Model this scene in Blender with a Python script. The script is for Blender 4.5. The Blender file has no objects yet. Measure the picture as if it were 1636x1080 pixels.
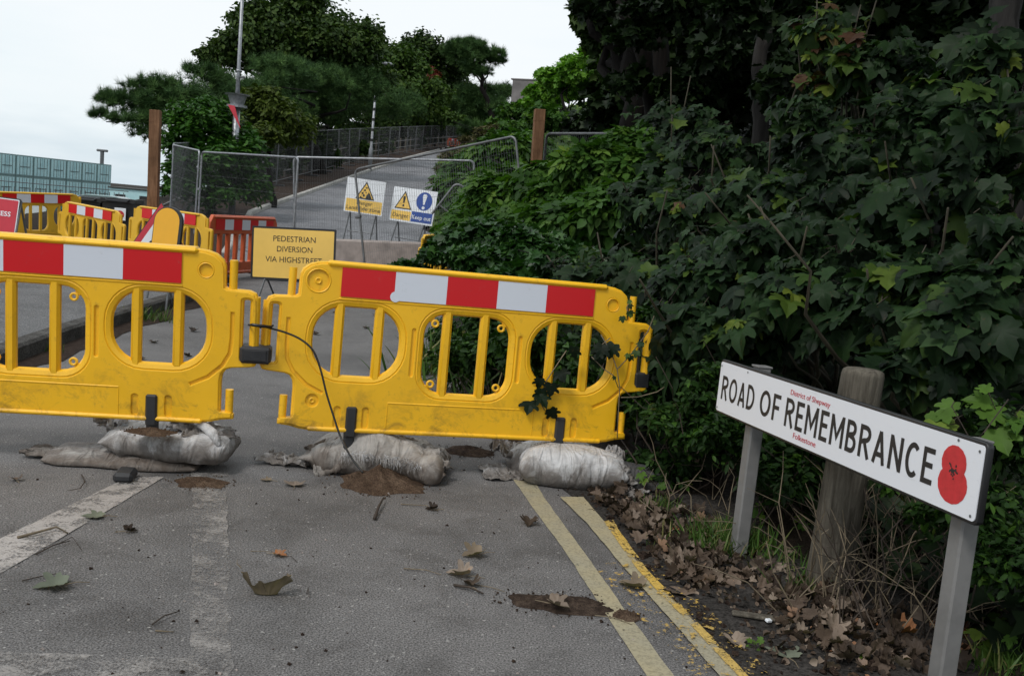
import bpy, bmesh, math, random
import numpy as np
from mathutils import Vector, Matrix, Euler, noise as mnoise
R = math.radians
rnd = random.Random(7)
nr = np.random.default_rng(7)
sc = bpy.context.scene
col = sc.collection

# ------------------------------------------------------------------ camera
F = 1590.0; CX = 818.0; CY = 540.0; H = 1.32
PITCH = R(7.0); ROLL = R(5.2)
_f = Vector((0, math.cos(PITCH), -math.sin(PITCH)))
_u = Vector((0, math.sin(PITCH), math.cos(PITCH)))
_r = Vector((1, 0, 0))
Rr = _r * math.cos(ROLL) + _u * math.sin(ROLL)
Uu = _u * math.cos(ROLL) - _r * math.sin(ROLL)
cam_d = bpy.data.cameras.new('camera')
cam = bpy.data.objects.new('camera', cam_d); col.objects.link(cam)
M = Matrix((Rr, Uu, -_f)).transposed().to_4x4(); M.translation = (0, 0, H)
cam.matrix_world = M
cam_d.sensor_width = 36; cam_d.lens = F / 1636 * 36
cam_d.clip_start = 0.05; cam_d.clip_end = 4000
cam_d.dof.use_dof = True; cam_d.dof.focus_distance = 4.6; cam_d.dof.aperture_fstop = 18
sc.camera = cam

# ------------------------------------------------------------------ world, sun, exposure
SUN_EL, SUN_AZ = R(52), R(215)          # azimuth clockwise from +Y: behind the camera, to the left
w = bpy.data.worlds.new('World'); sc.world = w; w.use_nodes = True
nt = w.node_tree; nd = nt.nodes; nd.clear()
out = nd.new('ShaderNodeOutputWorld'); bg = nd.new('ShaderNodeBackground'); bg.inputs[1].default_value = 0.1
sky = nd.new('ShaderNodeTexSky'); sky.sky_type = 'NISHITA'; sky.sun_disc = False
sky.sun_elevation = SUN_EL; sky.sun_rotation = SUN_AZ; sky.air_density = 1.2; sky.dust_density = 2.0
tc = nd.new('ShaderNodeTexCoord'); mp = nd.new('ShaderNodeMapping'); mp.inputs['Scale'].default_value = (1, 1, 4.5)
nz = nd.new('ShaderNodeTexNoise'); nz.inputs['Scale'].default_value = 1.7; nz.inputs['Detail'].default_value = 6; nz.inputs['Roughness'].default_value = .5
cr = nd.new('ShaderNodeValToRGB'); cr.color_ramp.elements[0].position = .40; cr.color_ramp.elements[0].color = (6.3, 7.3, 7.95, 1)
cr.color_ramp.elements[1].position = .62; cr.color_ramp.elements[1].color = (8.75, 9.15, 9.4, 1)
e = cr.color_ramp.elements.new(.5); e.color = (8.2, 8.85, 9.2, 1)
mx = nd.new('ShaderNodeMix'); mx.data_type = 'RGBA'; mx.inputs[0].default_value = .94
L = nt.links.new
L(tc.outputs['Generated'], mp.inputs[0]); L(mp.outputs[0], nz.inputs['Vector']); L(nz.outputs[0], cr.inputs[0])
L(sky.outputs[0], mx.inputs[6]); L(cr.outputs[0], mx.inputs[7]); L(mx.outputs[2], bg.inputs[0]); L(bg.outputs[0], out.inputs[0])
sd = bpy.data.lights.new('sun', 'SUN'); sd.energy = 1.5; sd.angle = R(14); sd.color = (1, .97, .93)
so = bpy.data.objects.new('sun', sd); col.objects.link(so)
dirv = Vector((math.sin(SUN_AZ) * math.cos(SUN_EL), math.cos(SUN_AZ) * math.cos(SUN_EL), math.sin(SUN_EL)))
so.rotation_euler = dirv.to_track_quat('Z', 'Y').to_euler()
sc.view_settings.view_transform = 'Standard'; sc.view_settings.look = 'None'
sc.view_settings.exposure = 0.14; sc.view_settings.gamma = 1.0
sc.cycles.max_bounces = 6; sc.cycles.transparent_max_bounces = 16

# ------------------------------------------------------------------ coordinate helpers
def ray(px, py): return Rr * ((px - CX) / F) + Uu * ((CY - py) / F) + _f
def at(px, py, Y):
    d = ray(px, py); return d * (Y / d.y) + Vector((0, 0, H))
def gp(px, py, z=0.0):
    d = ray(px, py); return d * ((z - H) / d.z) + Vector((0, 0, H))
def lerp_tab(t, xs, ys): return float(np.interp(t, xs, ys))
ZY = ([-20, 14, 18.5, 25, 37, 64, 110, 180, 400], [0, 0, .12, .45, 1.33, 3.82, 8.4, 15, 24])
EY = ([-20, 2.9, 3.46, 4.2, 4.9, 5.7, 9.2, 17, 23, 27, 33.4, 47.5, 61, 75, 100, 115, 130],
      [2.2, .87, .72, .575, .35, .0, -.55, -1.2, -1.9, -2.5, -3.0, -4.1, -5.4, -6.3, -6.8, -5, -1])
KY = ([-20, 6.5, 8.1, 11.8, 15, 22, 28.2, 36.3, 55, 70.6, 90, 101, 118, 130],
      [-3.3, -3.376, -3.54, -3.75, -4.5, -6.2, -7.58, -8.11, -8.5, -8.64, -8.05, -7.6, -5.6, -2])
def zr(y): return lerp_tab(y, *ZY)
def ex(y): return lerp_tab(y, *EY)
def kx(y): return lerp_tab(y, *KY)
def fbm(x, y, z=0, o=4): return mnoise.fractal(Vector((x, y, z)), 1.0, 2.0, o)
def ground(x, y):
    b = zr(y); s = x - ex(y) - .25
    z = b
    if s > 0:
        slope = lerp_tab(y, [0, 3, 6, 12, 30, 60], [.25, .3, .45, .7, .75, .65])
        top = lerp_tab(y, [0, 10, 30, 60, 110, 200], [9, 10, 9, 9.5, 8, 5])
        t = max(0, s - .55)
        z = b + top * (1 - math.exp(-slope * t / top)) + .05 * min(s, .5) + .25 * fbm(x * .5, y * .5) * min(1, s * .5)
    k = kx(y) - 1.6
    if y > 22: k -= 1.2
    if x < k:
        t = min(1, (k - x) / 9); t = t * t * (3 - 2 * t)
        fl = lerp_tab(y, [0, 40, 110, 400], [-.6, -.9, -2, -3])
        z = b * (1 - t) + fl * t
    return z

# ------------------------------------------------------------------ object helpers
def tag(o, label=None, cat=None, group=None, kind=None):
    if label: o['label'] = label
    if cat: o['category'] = cat
    if group: o['group'] = group
    if kind: o['kind'] = kind
    return o
def empty(name, loc=(0, 0, 0), rot=(0, 0, 0), label=None, cat=None, group=None):
    o = bpy.data.objects.new(name, None); o.empty_display_size = .1; col.objects.link(o)
    o.location = loc; o.rotation_euler = rot
    return tag(o, label, cat, group)
def link(name, me, mats=(), parent=None, loc=(0, 0, 0), rot=(0, 0, 0), smooth=False):
    o = bpy.data.objects.new(name, me); col.objects.link(o)
    if not isinstance(mats, (list, tuple)): mats = [mats]
    for m in mats: me.materials.append(m)
    if parent: o.parent = parent
    o.location = loc; o.rotation_euler = rot
    if smooth: me.shade_smooth()
    return o
def copy_tree(o, parent=None):
    c = o.copy(); col.objects.link(c)
    if parent: c.parent = parent
    for ch in o.children: copy_tree(ch, c)
    return c
class MB:
    def __init__(s): s.v = []; s.f = []; s.m = []
    def add(s, vs, fs, mat=0):
        b = len(s.v); s.v += [tuple(p) for p in vs]; s.f += [tuple(b + i for i in f) for f in fs]; s.m += [mat] * len(fs); return s
    def box(s, c, d, rot=None, mat=0, bev=0):
        hx, hy, hz = d[0] / 2, d[1] / 2, d[2] / 2
        c = Vector(c)
        if bev <= 0:
            vs = [Vector((x, y, z)) for x in (-hx, hx) for y in (-hy, hy) for z in (-hz, hz)]
            fs = [(0, 1, 3, 2), (4, 6, 7, 5), (0, 4, 5, 1), (2, 3, 7, 6), (0, 2, 6, 4), (1, 5, 7, 3)]
        else:
            b = min(bev, hx * .9, hy * .9, hz * .9); vs = []; idx = {}
            for sx in (-1, 1):
                for sy in (-1, 1):
                    for sz in (-1, 1):
                        for a in range(3):
                            p = [sx * hx, sy * hy, sz * hz]
                            for k in range(3):
                                if k != a: p[k] -= (sx, sy, sz)[k] * b
                            idx[(sx, sy, sz, a)] = len(vs); vs.append(Vector(p))
            fs = []
            for a in range(3):
                o1, o2 = [k for k in range(3) if k != a]
                for sg in (-1, 1):
                    q = []
                    for s1, s2 in ((-1, -1), (1, -1), (1, 1), (-1, 1)):
                        k = [0, 0, 0]; k[a] = sg; k[o1] = s1; k[o2] = s2; q.append(idx[(k[0], k[1], k[2], a)])
                    fs.append(tuple(q))
            for a in range(3):       # edges along a
                o1, o2 = [k for k in range(3) if k != a]
                for s1 in (-1, 1):
                    for s2 in (-1, 1):
                        q = []
                        for sa, oo in ((-1, o1), (1, o1), (1, o2), (-1, o2)):
                            k = [0, 0, 0]; k[a] = sa; k[o1] = s1; k[o2] = s2; q.append(idx[(k[0], k[1], k[2], oo)])
                        fs.append(tuple(q))
            for sx in (-1, 1):
                for sy in (-1, 1):
                    for sz in (-1, 1): fs.append(tuple(idx[(sx, sy, sz, a)] for a in range(3)))
        if rot is not None:
            m = rot if isinstance(rot, Matrix) else Euler(rot).to_matrix()
            vs = [m @ v for v in vs]
        return s.add([v + c for v in vs], fs, mat)
    def tube(s, pts, r, n=8, mat=0, cap=True):
        pts = [Vector(p) for p in pts]
        rs = r if isinstance(r, (list, tuple)) else [r] * len(pts)
        vs = []; up = None
        for i, p in enumerate(pts):
            a = pts[max(0, i - 1)]; b = pts[min(len(pts) - 1, i + 1)]
            t = (b - a).normalized() if (b - a).length > 1e-9 else Vector((0, 0, 1))
            if up is None:
                up = Vector((0, 0, 1)) if abs(t.z) < .9 else Vector((1, 0, 0))
            x = t.cross(up); x = x.normalized() if x.length > 1e-6 else t.orthogonal().normalized()
            y = x.cross(t).normalized(); up = y
            for k in range(n):
                an = 2 * math.pi * k / n; vs.append(p + (x * math.cos(an) + y * math.sin(an)) * rs[i])
        fs = []
        for i in range(len(pts) - 1):
            for k in range(n):
                k2 = (k + 1) % n; fs.append((i * n + k, i * n + k2, (i + 1) * n + k2, (i + 1) * n + k))
        if cap: fs.append(tuple(range(n))[::-1]); fs.append(tuple((len(pts) - 1) * n + k for k in range(n)))
        return s.add(vs, fs, mat)
    def poly(s, pts, mat=0): return s.add(pts, [tuple(range(len(pts)))], mat)
    def mesh(s, name):
        me = bpy.data.meshes.new(name); me.from_pydata([tuple(v) for v in s.v], [], s.f)
        for p, m in zip(me.polygons, s.m): p.material_index = m
        me.update(); return me
    def build(s, name, mats, parent=None, loc=(0, 0, 0), rot=(0, 0, 0), smooth=False):
        return link(name, s.mesh(name), mats, parent, loc, rot, smooth)

def curve_mesh(splines, depth, bevel=0.0, res=2, name='c'):
    """closed 2D splines (outer + holes) in x,z -> extruded plate centred on y=0, front faces -Y"""
    cu = bpy.data.curves.new(name, 'CURVE'); cu.dimensions = '2D'; cu.fill_mode = 'BOTH'
    cu.extrude = max(0, depth / 2 - bevel); cu.bevel_depth = bevel; cu.bevel_resolution = res
    for pts in splines:
        sp = cu.splines.new('POLY'); sp.points.add(len(pts) - 1); sp.use_cyclic_u = True
        for i, p in enumerate(pts): sp.points[i].co = (p[0], p[1], 0, 1)
    if bevel: cu.offset = -bevel
    o = bpy.data.objects.new(name, cu); col.objects.link(o)
    dg = bpy.context.evaluated_depsgraph_get(); dg.update()
    me = bpy.data.meshes.new_from_object(o.evaluated_get(dg)); bpy.data.objects.remove(o); bpy.data.curves.remove(cu)
    me.transform(Matrix.Rotation(R(90), 4, 'X'))
    return me
def text_mesh(txt, size, x0, z0, y=0.0, width=None, bold=0.0, align='LEFT', depth=.0006, capfit=None):
    cu = bpy.data.curves.new('t', 'FONT'); cu.body = txt; cu.size = size; cu.align_x = 'LEFT'; cu.extrude = depth; cu.offset = bold
    cu.resolution_u = 4
    o = bpy.data.objects.new('t', cu); col.objects.link(o)
    dg = bpy.context.evaluated_depsgraph_get(); dg.update()
    me = bpy.data.meshes.new_from_object(o.evaluated_get(dg)); bpy.data.objects.remove(o); bpy.data.curves.remove(cu)
    n = len(me.vertices); a = np.empty(n * 3); me.vertices.foreach_get('co', a); a = a.reshape(-1, 3)
    mn, mxx = a.min(0), a.max(0)
    a[:, 0] -= mn[0]
    wd = mxx[0] - mn[0]
    if width: a[:, 0] *= width / wd; wd = width
    if capfit: a[:, 1] = (a[:, 1]) * capfit / (size * .729)
    if align == 'CENTER': a[:, 0] -= wd / 2
    v = np.stack([a[:, 0] + x0, y - a[:, 2], a[:, 1] + z0], 1)
    me.vertices.foreach_set('co', v.ravel()); me.update()
    return me
def join_meshes(name, mes):
    mb = MB()
    out = bpy.data.meshes.new(name); V = []; Fc = []; mi = []
    for me in mes:
        k = 0
        if isinstance(me, tuple): me, k = me
        b = len(V); V += [tuple(v.co) for v in me.vertices]
        for p in me.polygons: Fc.append(tuple(b + i for i in p.vertices)); mi.append(k)
    out.from_pydata(V, [], Fc)
    out.polygons.foreach_set('material_index', mi); out.update()
    return out
def rrect(x0, x1, z0, z1, r, n=6):
    pts = []
    for cx, cz, a0 in ((x1 - r, z1 - r, 0), (x0 + r, z1 - r, 90), (x0 + r, z0 + r, 180), (x1 - r, z0 + r, 270)):
        for k in range(n + 1):
            a = R(a0 + 90 * k / n); pts.append((cx + r * math.cos(a), cz + r * math.sin(a)))
    return pts
def circle(cx, cz, r, n=20, rz=None): return [(cx + r * math.cos(2 * math.pi * k / n), cz + (rz or r) * math.sin(2 * math.pi * k / n)) for k in range(n)]

# ------------------------------------------------------------------ materials
def newmat(name):
    m = bpy.data.materials.new(name); m.use_nodes = True; n = m.node_tree.nodes; n.clear()
    o = n.new('ShaderNodeOutputMaterial'); b = n.new('ShaderNodeBsdfPrincipled'); m.node_tree.links.new(b.outputs[0], o.inputs[0])
    return m, m.node_tree, b, o
def N(t, typ, **kw):
    n = t.nodes.new(typ)
    for k, v in kw.items(): setattr(n, k, v)
    return n
def noise_node(t, scale, detail=4, rough=.55, vec=None, dist=0):
    n = t.nodes.new('ShaderNodeTexNoise'); n.inputs['Scale'].default_value = scale; n.inputs['Detail'].default_value = detail
    n.inputs['Roughness'].default_value = rough; n.inputs['Distortion'].default_value = dist
    if vec: t.links.new(vec, n.inputs['Vector'])
    return n
def ramp(t, fac, stops):
    r = t.nodes.new('ShaderNodeValToRGB'); el = r.color_ramp.elements
    while len(el) > 1: el.remove(el[-1])
    el[0].position = stops[0][0]; el[0].color = (*stops[0][1], 1)
    for p, c in stops[1:]:
        e = el.new(p); e.color = (*c, 1)
    t.links.new(fac, r.inputs[0]); return r
def mixc(t, fac, a, b, mode='MIX'):
    m = t.nodes.new('ShaderNodeMix'); m.data_type = 'RGBA'; m.blend_type = mode
    for inp, v in ((m.inputs[0], fac), (m.inputs[6], a), (m.inputs[7], b)):
        if hasattr(v, 'is_linked') or hasattr(v, 'links'): t.links.new(v, inp)
        elif isinstance(v, (int, float)): inp.default_value = v
        else: inp.default_value = (*v, 1)
    return m.outputs[2]
def bump(t, b, h, strength=.3, dist=.01):
    n = t.nodes.new('ShaderNodeBump'); n.inputs['Strength'].default_value = strength; n.inputs['Distance'].default_value = dist
    t.links.new(h, n.inputs['Height']); t.links.new(n.outputs[0], b.inputs['Normal'])
def gray(v): return (v, v, v)
def mat_simple(name, c, rough=.5, metal=0, var=.25, scale=6, bmp=.0, spec=.5, c2=None, co='Object'):
    m, t, b, o = newmat(name); tc = N(t, 'ShaderNodeTexCoord')
    n = noise_node(t, scale, 6, .6, tc.outputs[co])
    c2 = c2 or tuple(x * (1 - var) for x in c)
    r = ramp(t, n.outputs[0], [(.32, c2), (.62, c)])
    t.links.new(r.outputs[0], b.inputs['Base Color']); b.inputs['Roughness'].default_value = rough; b.inputs['Metallic'].default_value = metal
    b.inputs['Specular IOR Level'].default_value = spec
    if bmp: n2 = noise_node(t, scale * 5, 4, .6, tc.outputs[co]); bump(t, b, n2.outputs[0], bmp, .004)
    return m
MAT = {}
def m_asphalt(name, base, dark, fine=140):
    m, t, b, o = newmat(name); tc = N(t, 'ShaderNodeTexCoord'); v = tc.outputs['Object']
    n1 = noise_node(t, .55, 5, .6, v); n2 = noise_node(t, fine, 2, .7, v); n3 = noise_node(t, 3.2, 8, .72, v, .5)
    vo = N(t, 'ShaderNodeTexVoronoi'); vo.inputs['Scale'].default_value = fine * .9; t.links.new(v, vo.inputs['Vector'])
    big = ramp(t, n1.outputs[0], [(.3, dark), (.5, base), (.72, tuple(x * 1.22 for x in base))])
    sp = ramp(t, n2.outputs[0], [(.36, gray(.38)), (.5, gray(1)), (.64, gray(1.7))])
    c = mixc(t, 1, big.outputs[0], sp.outputs[0], 'MULTIPLY')
    st = ramp(t, n3.outputs[0], [(.3, gray(.62)), (.5, gray(1.0)), (.75, gray(1.22))])
    c = mixc(t, 1, c, st.outputs[0], 'MULTIPLY')
    ag = ramp(t, vo.outputs['Color'], [(.88, gray(0)), (.95, gray(.55))])
    c = mixc(t, ag.outputs[0], c, (.5, .48, .45))
    t.links.new(c, b.inputs['Base Color'])
    rr = ramp(t, n3.outputs[0], [(.3, gray(.62)), (.6, gray(.85))]); t.links.new(rr.outputs[0], b.inputs['Roughness'])
    h = N(t, 'ShaderNodeMath', operation='ADD'); t.links.new(vo.outputs['Distance'], h.inputs[0]); t.links.new(n2.outputs[0], h.inputs[1])
    bump(t, b, h.outputs[0], .55, .003); b.inputs['Specular IOR Level'].default_value = .22
    return m
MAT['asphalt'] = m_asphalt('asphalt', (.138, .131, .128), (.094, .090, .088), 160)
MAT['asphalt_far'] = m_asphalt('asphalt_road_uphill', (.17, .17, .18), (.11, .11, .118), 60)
MAT['pavement'] = m_asphalt('pavement_asphalt', (.12, .118, .118), (.08, .078, .078), 110)
def m_marking(name, c, c2, worn, scale=9, grain=85, soft=.04, op=1):
    m, t, b, o = newmat(name); tc = N(t, 'ShaderNodeTexCoord'); v = tc.outputs['Object']
    n = noise_node(t, scale, 8, .72, v); n2 = noise_node(t, grain, 3, .7, v); n3 = noise_node(t, 2.5, 4, .6, v)
    c_ = ramp(t, n3.outputs[0], [(.35, c2), (.65, c)]); sp = ramp(t, n2.outputs[0], [(.3, gray(.62)), (.55, gray(1.05))])
    t.links.new(mixc(t, 1, c_.outputs[0], sp.outputs[0], 'MULTIPLY'), b.inputs['Base Color']); b.inputs['Roughness'].default_value = .75
    ad = N(t, 'ShaderNodeMath', operation='MULTIPLY_ADD'); t.links.new(n2.outputs[0], ad.inputs[0]); ad.inputs[1].default_value = .45; t.links.new(n.outputs[0], ad.inputs[2])
    th = ramp(t, ad.outputs[0], [(worn, gray(0)), (worn + soft, gray(op))])
    tr = N(t, 'ShaderNodeBsdfTransparent'); mx = N(t, 'ShaderNodeMixShader')
    t.links.new(th.outputs[0], mx.inputs[0]); t.links.new(tr.outputs[0], mx.inputs[1]); t.links.new(b.outputs[0], mx.inputs[2]); t.links.new(mx.outputs[0], o.inputs[0])
    return m
MAT['white_line'] = m_marking('faded_white_paint', (.42, .385, .36), (.31, .285, .265), .58, 9, 120, .16, .95)
MAT['white_worn'] = m_marking('worn_white_paint', (.36, .335, .315), (.25, .23, .215), .655, 7, 120, .20, .8)
MAT['yellow_line'] = m_marking('faded_yellow_paint', (.38, .32, .19), (.31, .28, .20), .54)
MAT['yellow_edge'] = m_marking('fresh_yellow_paint', (.60, .38, .06), (.48, .33, .10), .66, 8, 120, .08)
def m_soil(name, c1, c2, c3, s=8):
    m, t, b, o = newmat(name); tc = N(t, 'ShaderNodeTexCoord'); v = tc.outputs['Object']
    n = noise_node(t, s, 8, .7, v); n2 = noise_node(t, s * 12, 3, .7, v)
    r = ramp(t, n.outputs[0], [(.3, c1), (.5, c2), (.7, c3)]); sp = ramp(t, n2.outputs[0], [(.35, gray(.4)), (.6, gray(1.3))])
    t.links.new(mixc(t, 1, r.outputs[0], sp.outputs[0], 'MULTIPLY'), b.inputs['Base Color']); b.inputs['Roughness'].default_value = .9
    bump(t, b, n2.outputs[0], .8, .012); b.inputs['Specular IOR Level'].default_value = .1; return m
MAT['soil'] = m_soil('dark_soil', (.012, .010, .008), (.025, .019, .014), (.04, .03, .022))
MAT['verge'] = m_soil('gritty_verge', (.022, .02, .018), (.04, .036, .033), (.06, .054, .05), 5)
MAT['sand'] = m_soil('brown_sand', (.055, .035, .024), (.095, .062, .042), (.16, .11, .075), 14)
MAT['mulch'] = m_soil('brown_mulch', (.025, .017, .013), (.065, .045, .034), (.14, .10, .075), 30)
MAT['mud'] = m_soil('dark_mulch', (.02, .013, .010), (.045, .03, .023), (.08, .055, .04), 22)
def m_plastic(name, c, dirty=.35):
    m, t, b, o = newmat(name); tc = N(t, 'ShaderNodeTexCoord'); v = tc.outputs['Object']
    n = noise_node(t, 2.2, 6, .6, v); n2 = noise_node(t, 18, 8, .75, v); n3 = noise_node(t, 60, 3, .6, v)
    base = ramp(t, n.outputs[0], [(.3, tuple(x * .86 for x in c)), (.6, c), (.8, (c[0], c[1] * 1.06, c[2] * 1.5 + .01))])
    d = ramp(t, n2.outputs[0], [(.57, gray(0)), (.70, gray(dirty))])
    sep = N(t, 'ShaderNodeSeparateXYZ'); t.links.new(v, sep.inputs[0])
    lo = N(t, 'ShaderNodeMapRange'); lo.inputs[1].default_value = .5; lo.inputs[2].default_value = .2; lo.inputs[3].default_value = .0; lo.inputs[4].default_value = .9
    t.links.new(sep.outputs[2], lo.inputs[0])
    n4 = noise_node(t, 7, 7, .75, v, .6); d2 = ramp(t, n4.outputs[0], [(.51, gray(0)), (.66, gray(.8))])
    mm = N(t, 'ShaderNodeMath', operation='MULTIPLY'); t.links.new(lo.outputs[0], mm.inputs[0]); t.links.new(d2.outputs[0], mm.inputs[1])
    c1 = mixc(t, d.outputs[0], base.outputs[0], (.25, .13, .02)); c1 = mixc(t, mm.outputs[0], c1, (.10, .055, .02))
    t.links.new(c1, b.inputs['Base Color']); b.inputs['Roughness'].default_value = .42
    rr = ramp(t, n2.outputs[0], [(.3, gray(.34)), (.7, gray(.6))]); t.links.new(rr.outputs[0], b.inputs['Roughness'])
    bump(t, b, n3.outputs[0], .12, .002); return m
MAT['yellow_plastic'] = m_plastic('yellow_plastic', (.92, .50, .010), .40)
MAT['yellow_plastic_far'] = m_plastic('yellow_plastic_weathered', (.74, .42, .02), .2)
MAT['orange_plastic'] = m_plastic('orange_plastic', (.55, .10, .03), .2)
def m_refl(name, c, d=.3):
    m, t, b, o = newmat(name); tc = N(t, 'ShaderNodeTexCoord'); v = tc.outputs['Object']
    mp = N(t, 'ShaderNodeMapping'); mp.inputs['Scale'].default_value = (1.2, 1, 9); t.links.new(v, mp.inputs[0])
    n = noise_node(t, 6, 8, .75, mp.outputs[0], 1.2); n2 = noise_node(t, 9, 8, .8, v)
    a = ramp(t, n.outputs[0], [(.6, gray(0)), (.72, gray(d))]); a2 = ramp(t, n2.outputs[0], [(.62, gray(0)), (.75, gray(d * 1.2))])
    c1 = mixc(t, a.outputs[0], c, tuple(x * .55 + .05 for x in c)); c1 = mixc(t, a2.outputs[0], c1, (.22, .2, .17))
    t.links.new(c1, b.inputs['Base Color']); b.inputs['Roughness'].default_value = .38; return m
MAT['red_refl'] = m_refl('red_reflective', (.60, .004, .008), .4)
MAT['white_refl'] = m_refl('white_reflective', (.66, .69, .76), .45)
MAT['black_rubber'] = mat_simple('black_rubber', (.018, .018, .02), .6, var=.4, scale=10, bmp=.3, c2=(.03, .03, .032))
MAT['sign_yellow'] = mat_simple('sign_yellow', (.88, .56, .12), .4, var=.1, scale=3)
MAT['sign_amber'] = mat_simple('sign_amber', (.85, .42, .02), .4, var=.1, scale=3)
MAT['sign_white'] = m_refl('sign_white', (.78, .80, .83), .18)
MAT['plate_white'] = m_refl('plate_white', (.74, .75, .79), .5)
MAT['sign_blue'] = mat_simple('sign_blue', (.02, .07, .32), .4, var=.1)
MAT['sign_red'] = mat_simple('sign_red', (.55, .03, .05), .4, var=.15)
MAT['poppy_red'] = mat_simple('poppy_red', (.56, .03, .035), .5, var=.2, scale=40)
MAT['letter_red'] = mat_simple('letter_red', (.5, .035, .05), .5)
MAT['black'] = mat_simple('black_paint', (.012, .012, .013), .45, c2=(.02, .02, .021))
MAT['ink'] = mat_simple('black_ink', (.02, .018, .018), .55)
MAT['galv'] = mat_simple('galvanised_steel', (.33, .34, .36), .42, .55, var=.4, scale=14, bmp=.1)
MAT['galv_dark'] = mat_simple('dull_galvanised_steel', (.16, .165, .17), .5, .4, var=.4, scale=14)
MAT['post_grey'] = mat_simple('grey_post_paint', (.20, .195, .19), .55, .1, var=.3, scale=9, bmp=.15)
MAT['concrete'] = mat_simple('concrete', (.33, .28, .255), .85, var=.35, scale=5, bmp=.6)
MAT['wallgrey'] = mat_simple('old_render', (.20, .185, .18), .9, var=.5, scale=.8, bmp=.4)
MAT['kerb_near'] = m_soil('dark_kerb_stone', (.05, .046, .042), (.085, .08, .074), (.13, .125, .115), 6)
MAT['kerb_far'] = mat_simple('pale_kerb_stone', (.42, .40, .37), .85, var=.3, scale=2, bmp=.4)
def m_wood(name, a, b_, sc_=4, rings=False):
    m, t, b, o = newmat(name); tc = N(t, 'ShaderNodeTexCoord'); mp = N(t, 'ShaderNodeMapping'); mp.inputs['Scale'].default_value = (1, 1, .09)
    t.links.new(tc.outputs['Object'], mp.inputs[0])
    n = noise_node(t, sc_ * 9, 6, .65, mp.outputs[0], .4); n2 = noise_node(t, sc_, 5, .6, tc.outputs['Object'])
    r = ramp(t, n.outputs[0], [(.3, a), (.65, b_)]); r2 = ramp(t, n2.outputs[0], [(.3, gray(.6)), (.65, gray(1.1))])
    t.links.new(mixc(t, 1, r.outputs[0], r2.outputs[0], 'MULTIPLY'), b.inputs['Base Color']); b.inputs['Roughness'].default_value = .85
    bump(t, b, n.outputs[0], .9, .012); b.inputs['Specular IOR Level'].default_value = .15; return m
MAT['wood'] = m_wood('brown_timber', (.13, .065, .035), (.25, .135, .075))
MAT['wood_old'] = m_wood('weathered_timber', (.05, .042, .032), (.17, .15, .12), 5)
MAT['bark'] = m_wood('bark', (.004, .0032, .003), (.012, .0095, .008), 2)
MAT['bark_pale'] = m_wood('pale_bark', (.018, .016, .015), (.05, .046, .043), 2)
MAT['twig'] = mat_simple('dry_twig', (.20, .155, .10), .8, var=.6, scale=12)
MAT['twig_dark'] = mat_simple('dark_twig', (.05, .035, .025), .8, var=.5, scale=12)
MAT['stem'] = mat_simple('green_brown_stem', (.06, .05, .03), .8, var=.5)
MAT['cable'] = mat_simple('black_cable', (.008, .008, .008), .35)
MAT['container'] = None
def m_leaf(name, stops, rough=.45, trans=.22, spec=.5, vein=0, spots=0):
    m, t, b, o = newmat(name); a = N(t, 'ShaderNodeAttribute'); a.attribute_name = 'tint'
    r = ramp(t, a.outputs['Fac'], stops); c = r.outputs[0]
    tc = N(t, 'ShaderNodeTexCoord')
    n = noise_node(t, 9, 4, .6, tc.outputs['Object']); rr = ramp(t, n.outputs[0], [(.3, gray(.7)), (.7, gray(1.3))])
    c = mixc(t, 1, c, rr.outputs[0], 'MULTIPLY')
    if spots:
        n2 = noise_node(t, 45, 4, .7, tc.outputs['Object']); r2 = ramp(t, n2.outputs[0], [(.62, gray(0)), (.72, gray(spots))])
        c = mixc(t, r2.outputs[0], c, (.08, .05, .025))
    t.links.new(c, b.inputs['Base Color']); b.inputs['Roughness'].default_value = rough; b.inputs['Specular IOR Level'].default_value = spec * .5
    if trans:
        tr = N(t, 'ShaderNodeBsdfTranslucent'); t.links.new(mixc(t, 1, c, (1.0, 1.25, .35), 'MULTIPLY'), tr.inputs[0])
        mx = N(t, 'ShaderNodeMixShader'); mx.inputs[0].default_value = trans
        t.links.new(b.outputs[0], mx.inputs[1]); t.links.new(tr.outputs[0], mx.inputs[2]); t.links.new(mx.outputs[0], o.inputs[0])
    return m
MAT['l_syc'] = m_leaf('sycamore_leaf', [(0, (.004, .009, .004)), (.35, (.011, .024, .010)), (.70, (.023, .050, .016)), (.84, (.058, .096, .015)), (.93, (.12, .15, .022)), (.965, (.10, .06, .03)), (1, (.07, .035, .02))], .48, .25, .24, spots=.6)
MAT['l_mound'] = m_leaf('glossy_ivy_leaf', [(0, (.010, .030, .008)), (.6, (.024, .070, .014)), (1, (.06, .13, .025))], .4, .2, .6)
MAT['l_elder'] = m_leaf('bright_shrub_leaf', [(0, (.016, .044, .008)), (.5, (.040, .098, .016)), (.9, (.085, .16, .024)), (1, (.16, .22, .035))], .5, .3, .3)
MAT['l_bramble'] = m_leaf('bramble_leaf', [(0, (.008, .020, .005)), (.6, (.020, .050, .010)), (.9, (.05, .11, .014)), (1, (.09, .07, .02))], .5, .2, .3)
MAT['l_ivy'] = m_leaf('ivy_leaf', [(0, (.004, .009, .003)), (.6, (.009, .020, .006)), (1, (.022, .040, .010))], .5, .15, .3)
MAT['l_dark'] = m_leaf('dark_tree_leaf', [(0, (.008, .018, .005)), (.6, (.026, .052, .010)), (1, (.065, .10, .018))], .55, .2, .3)
MAT['l_tree'] = m_leaf('tree_leaf', [(0, (.014, .030, .008)), (.5, (.034, .064, .014)), (1, (.075, .115, .024))], .55, .2, .3)
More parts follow.
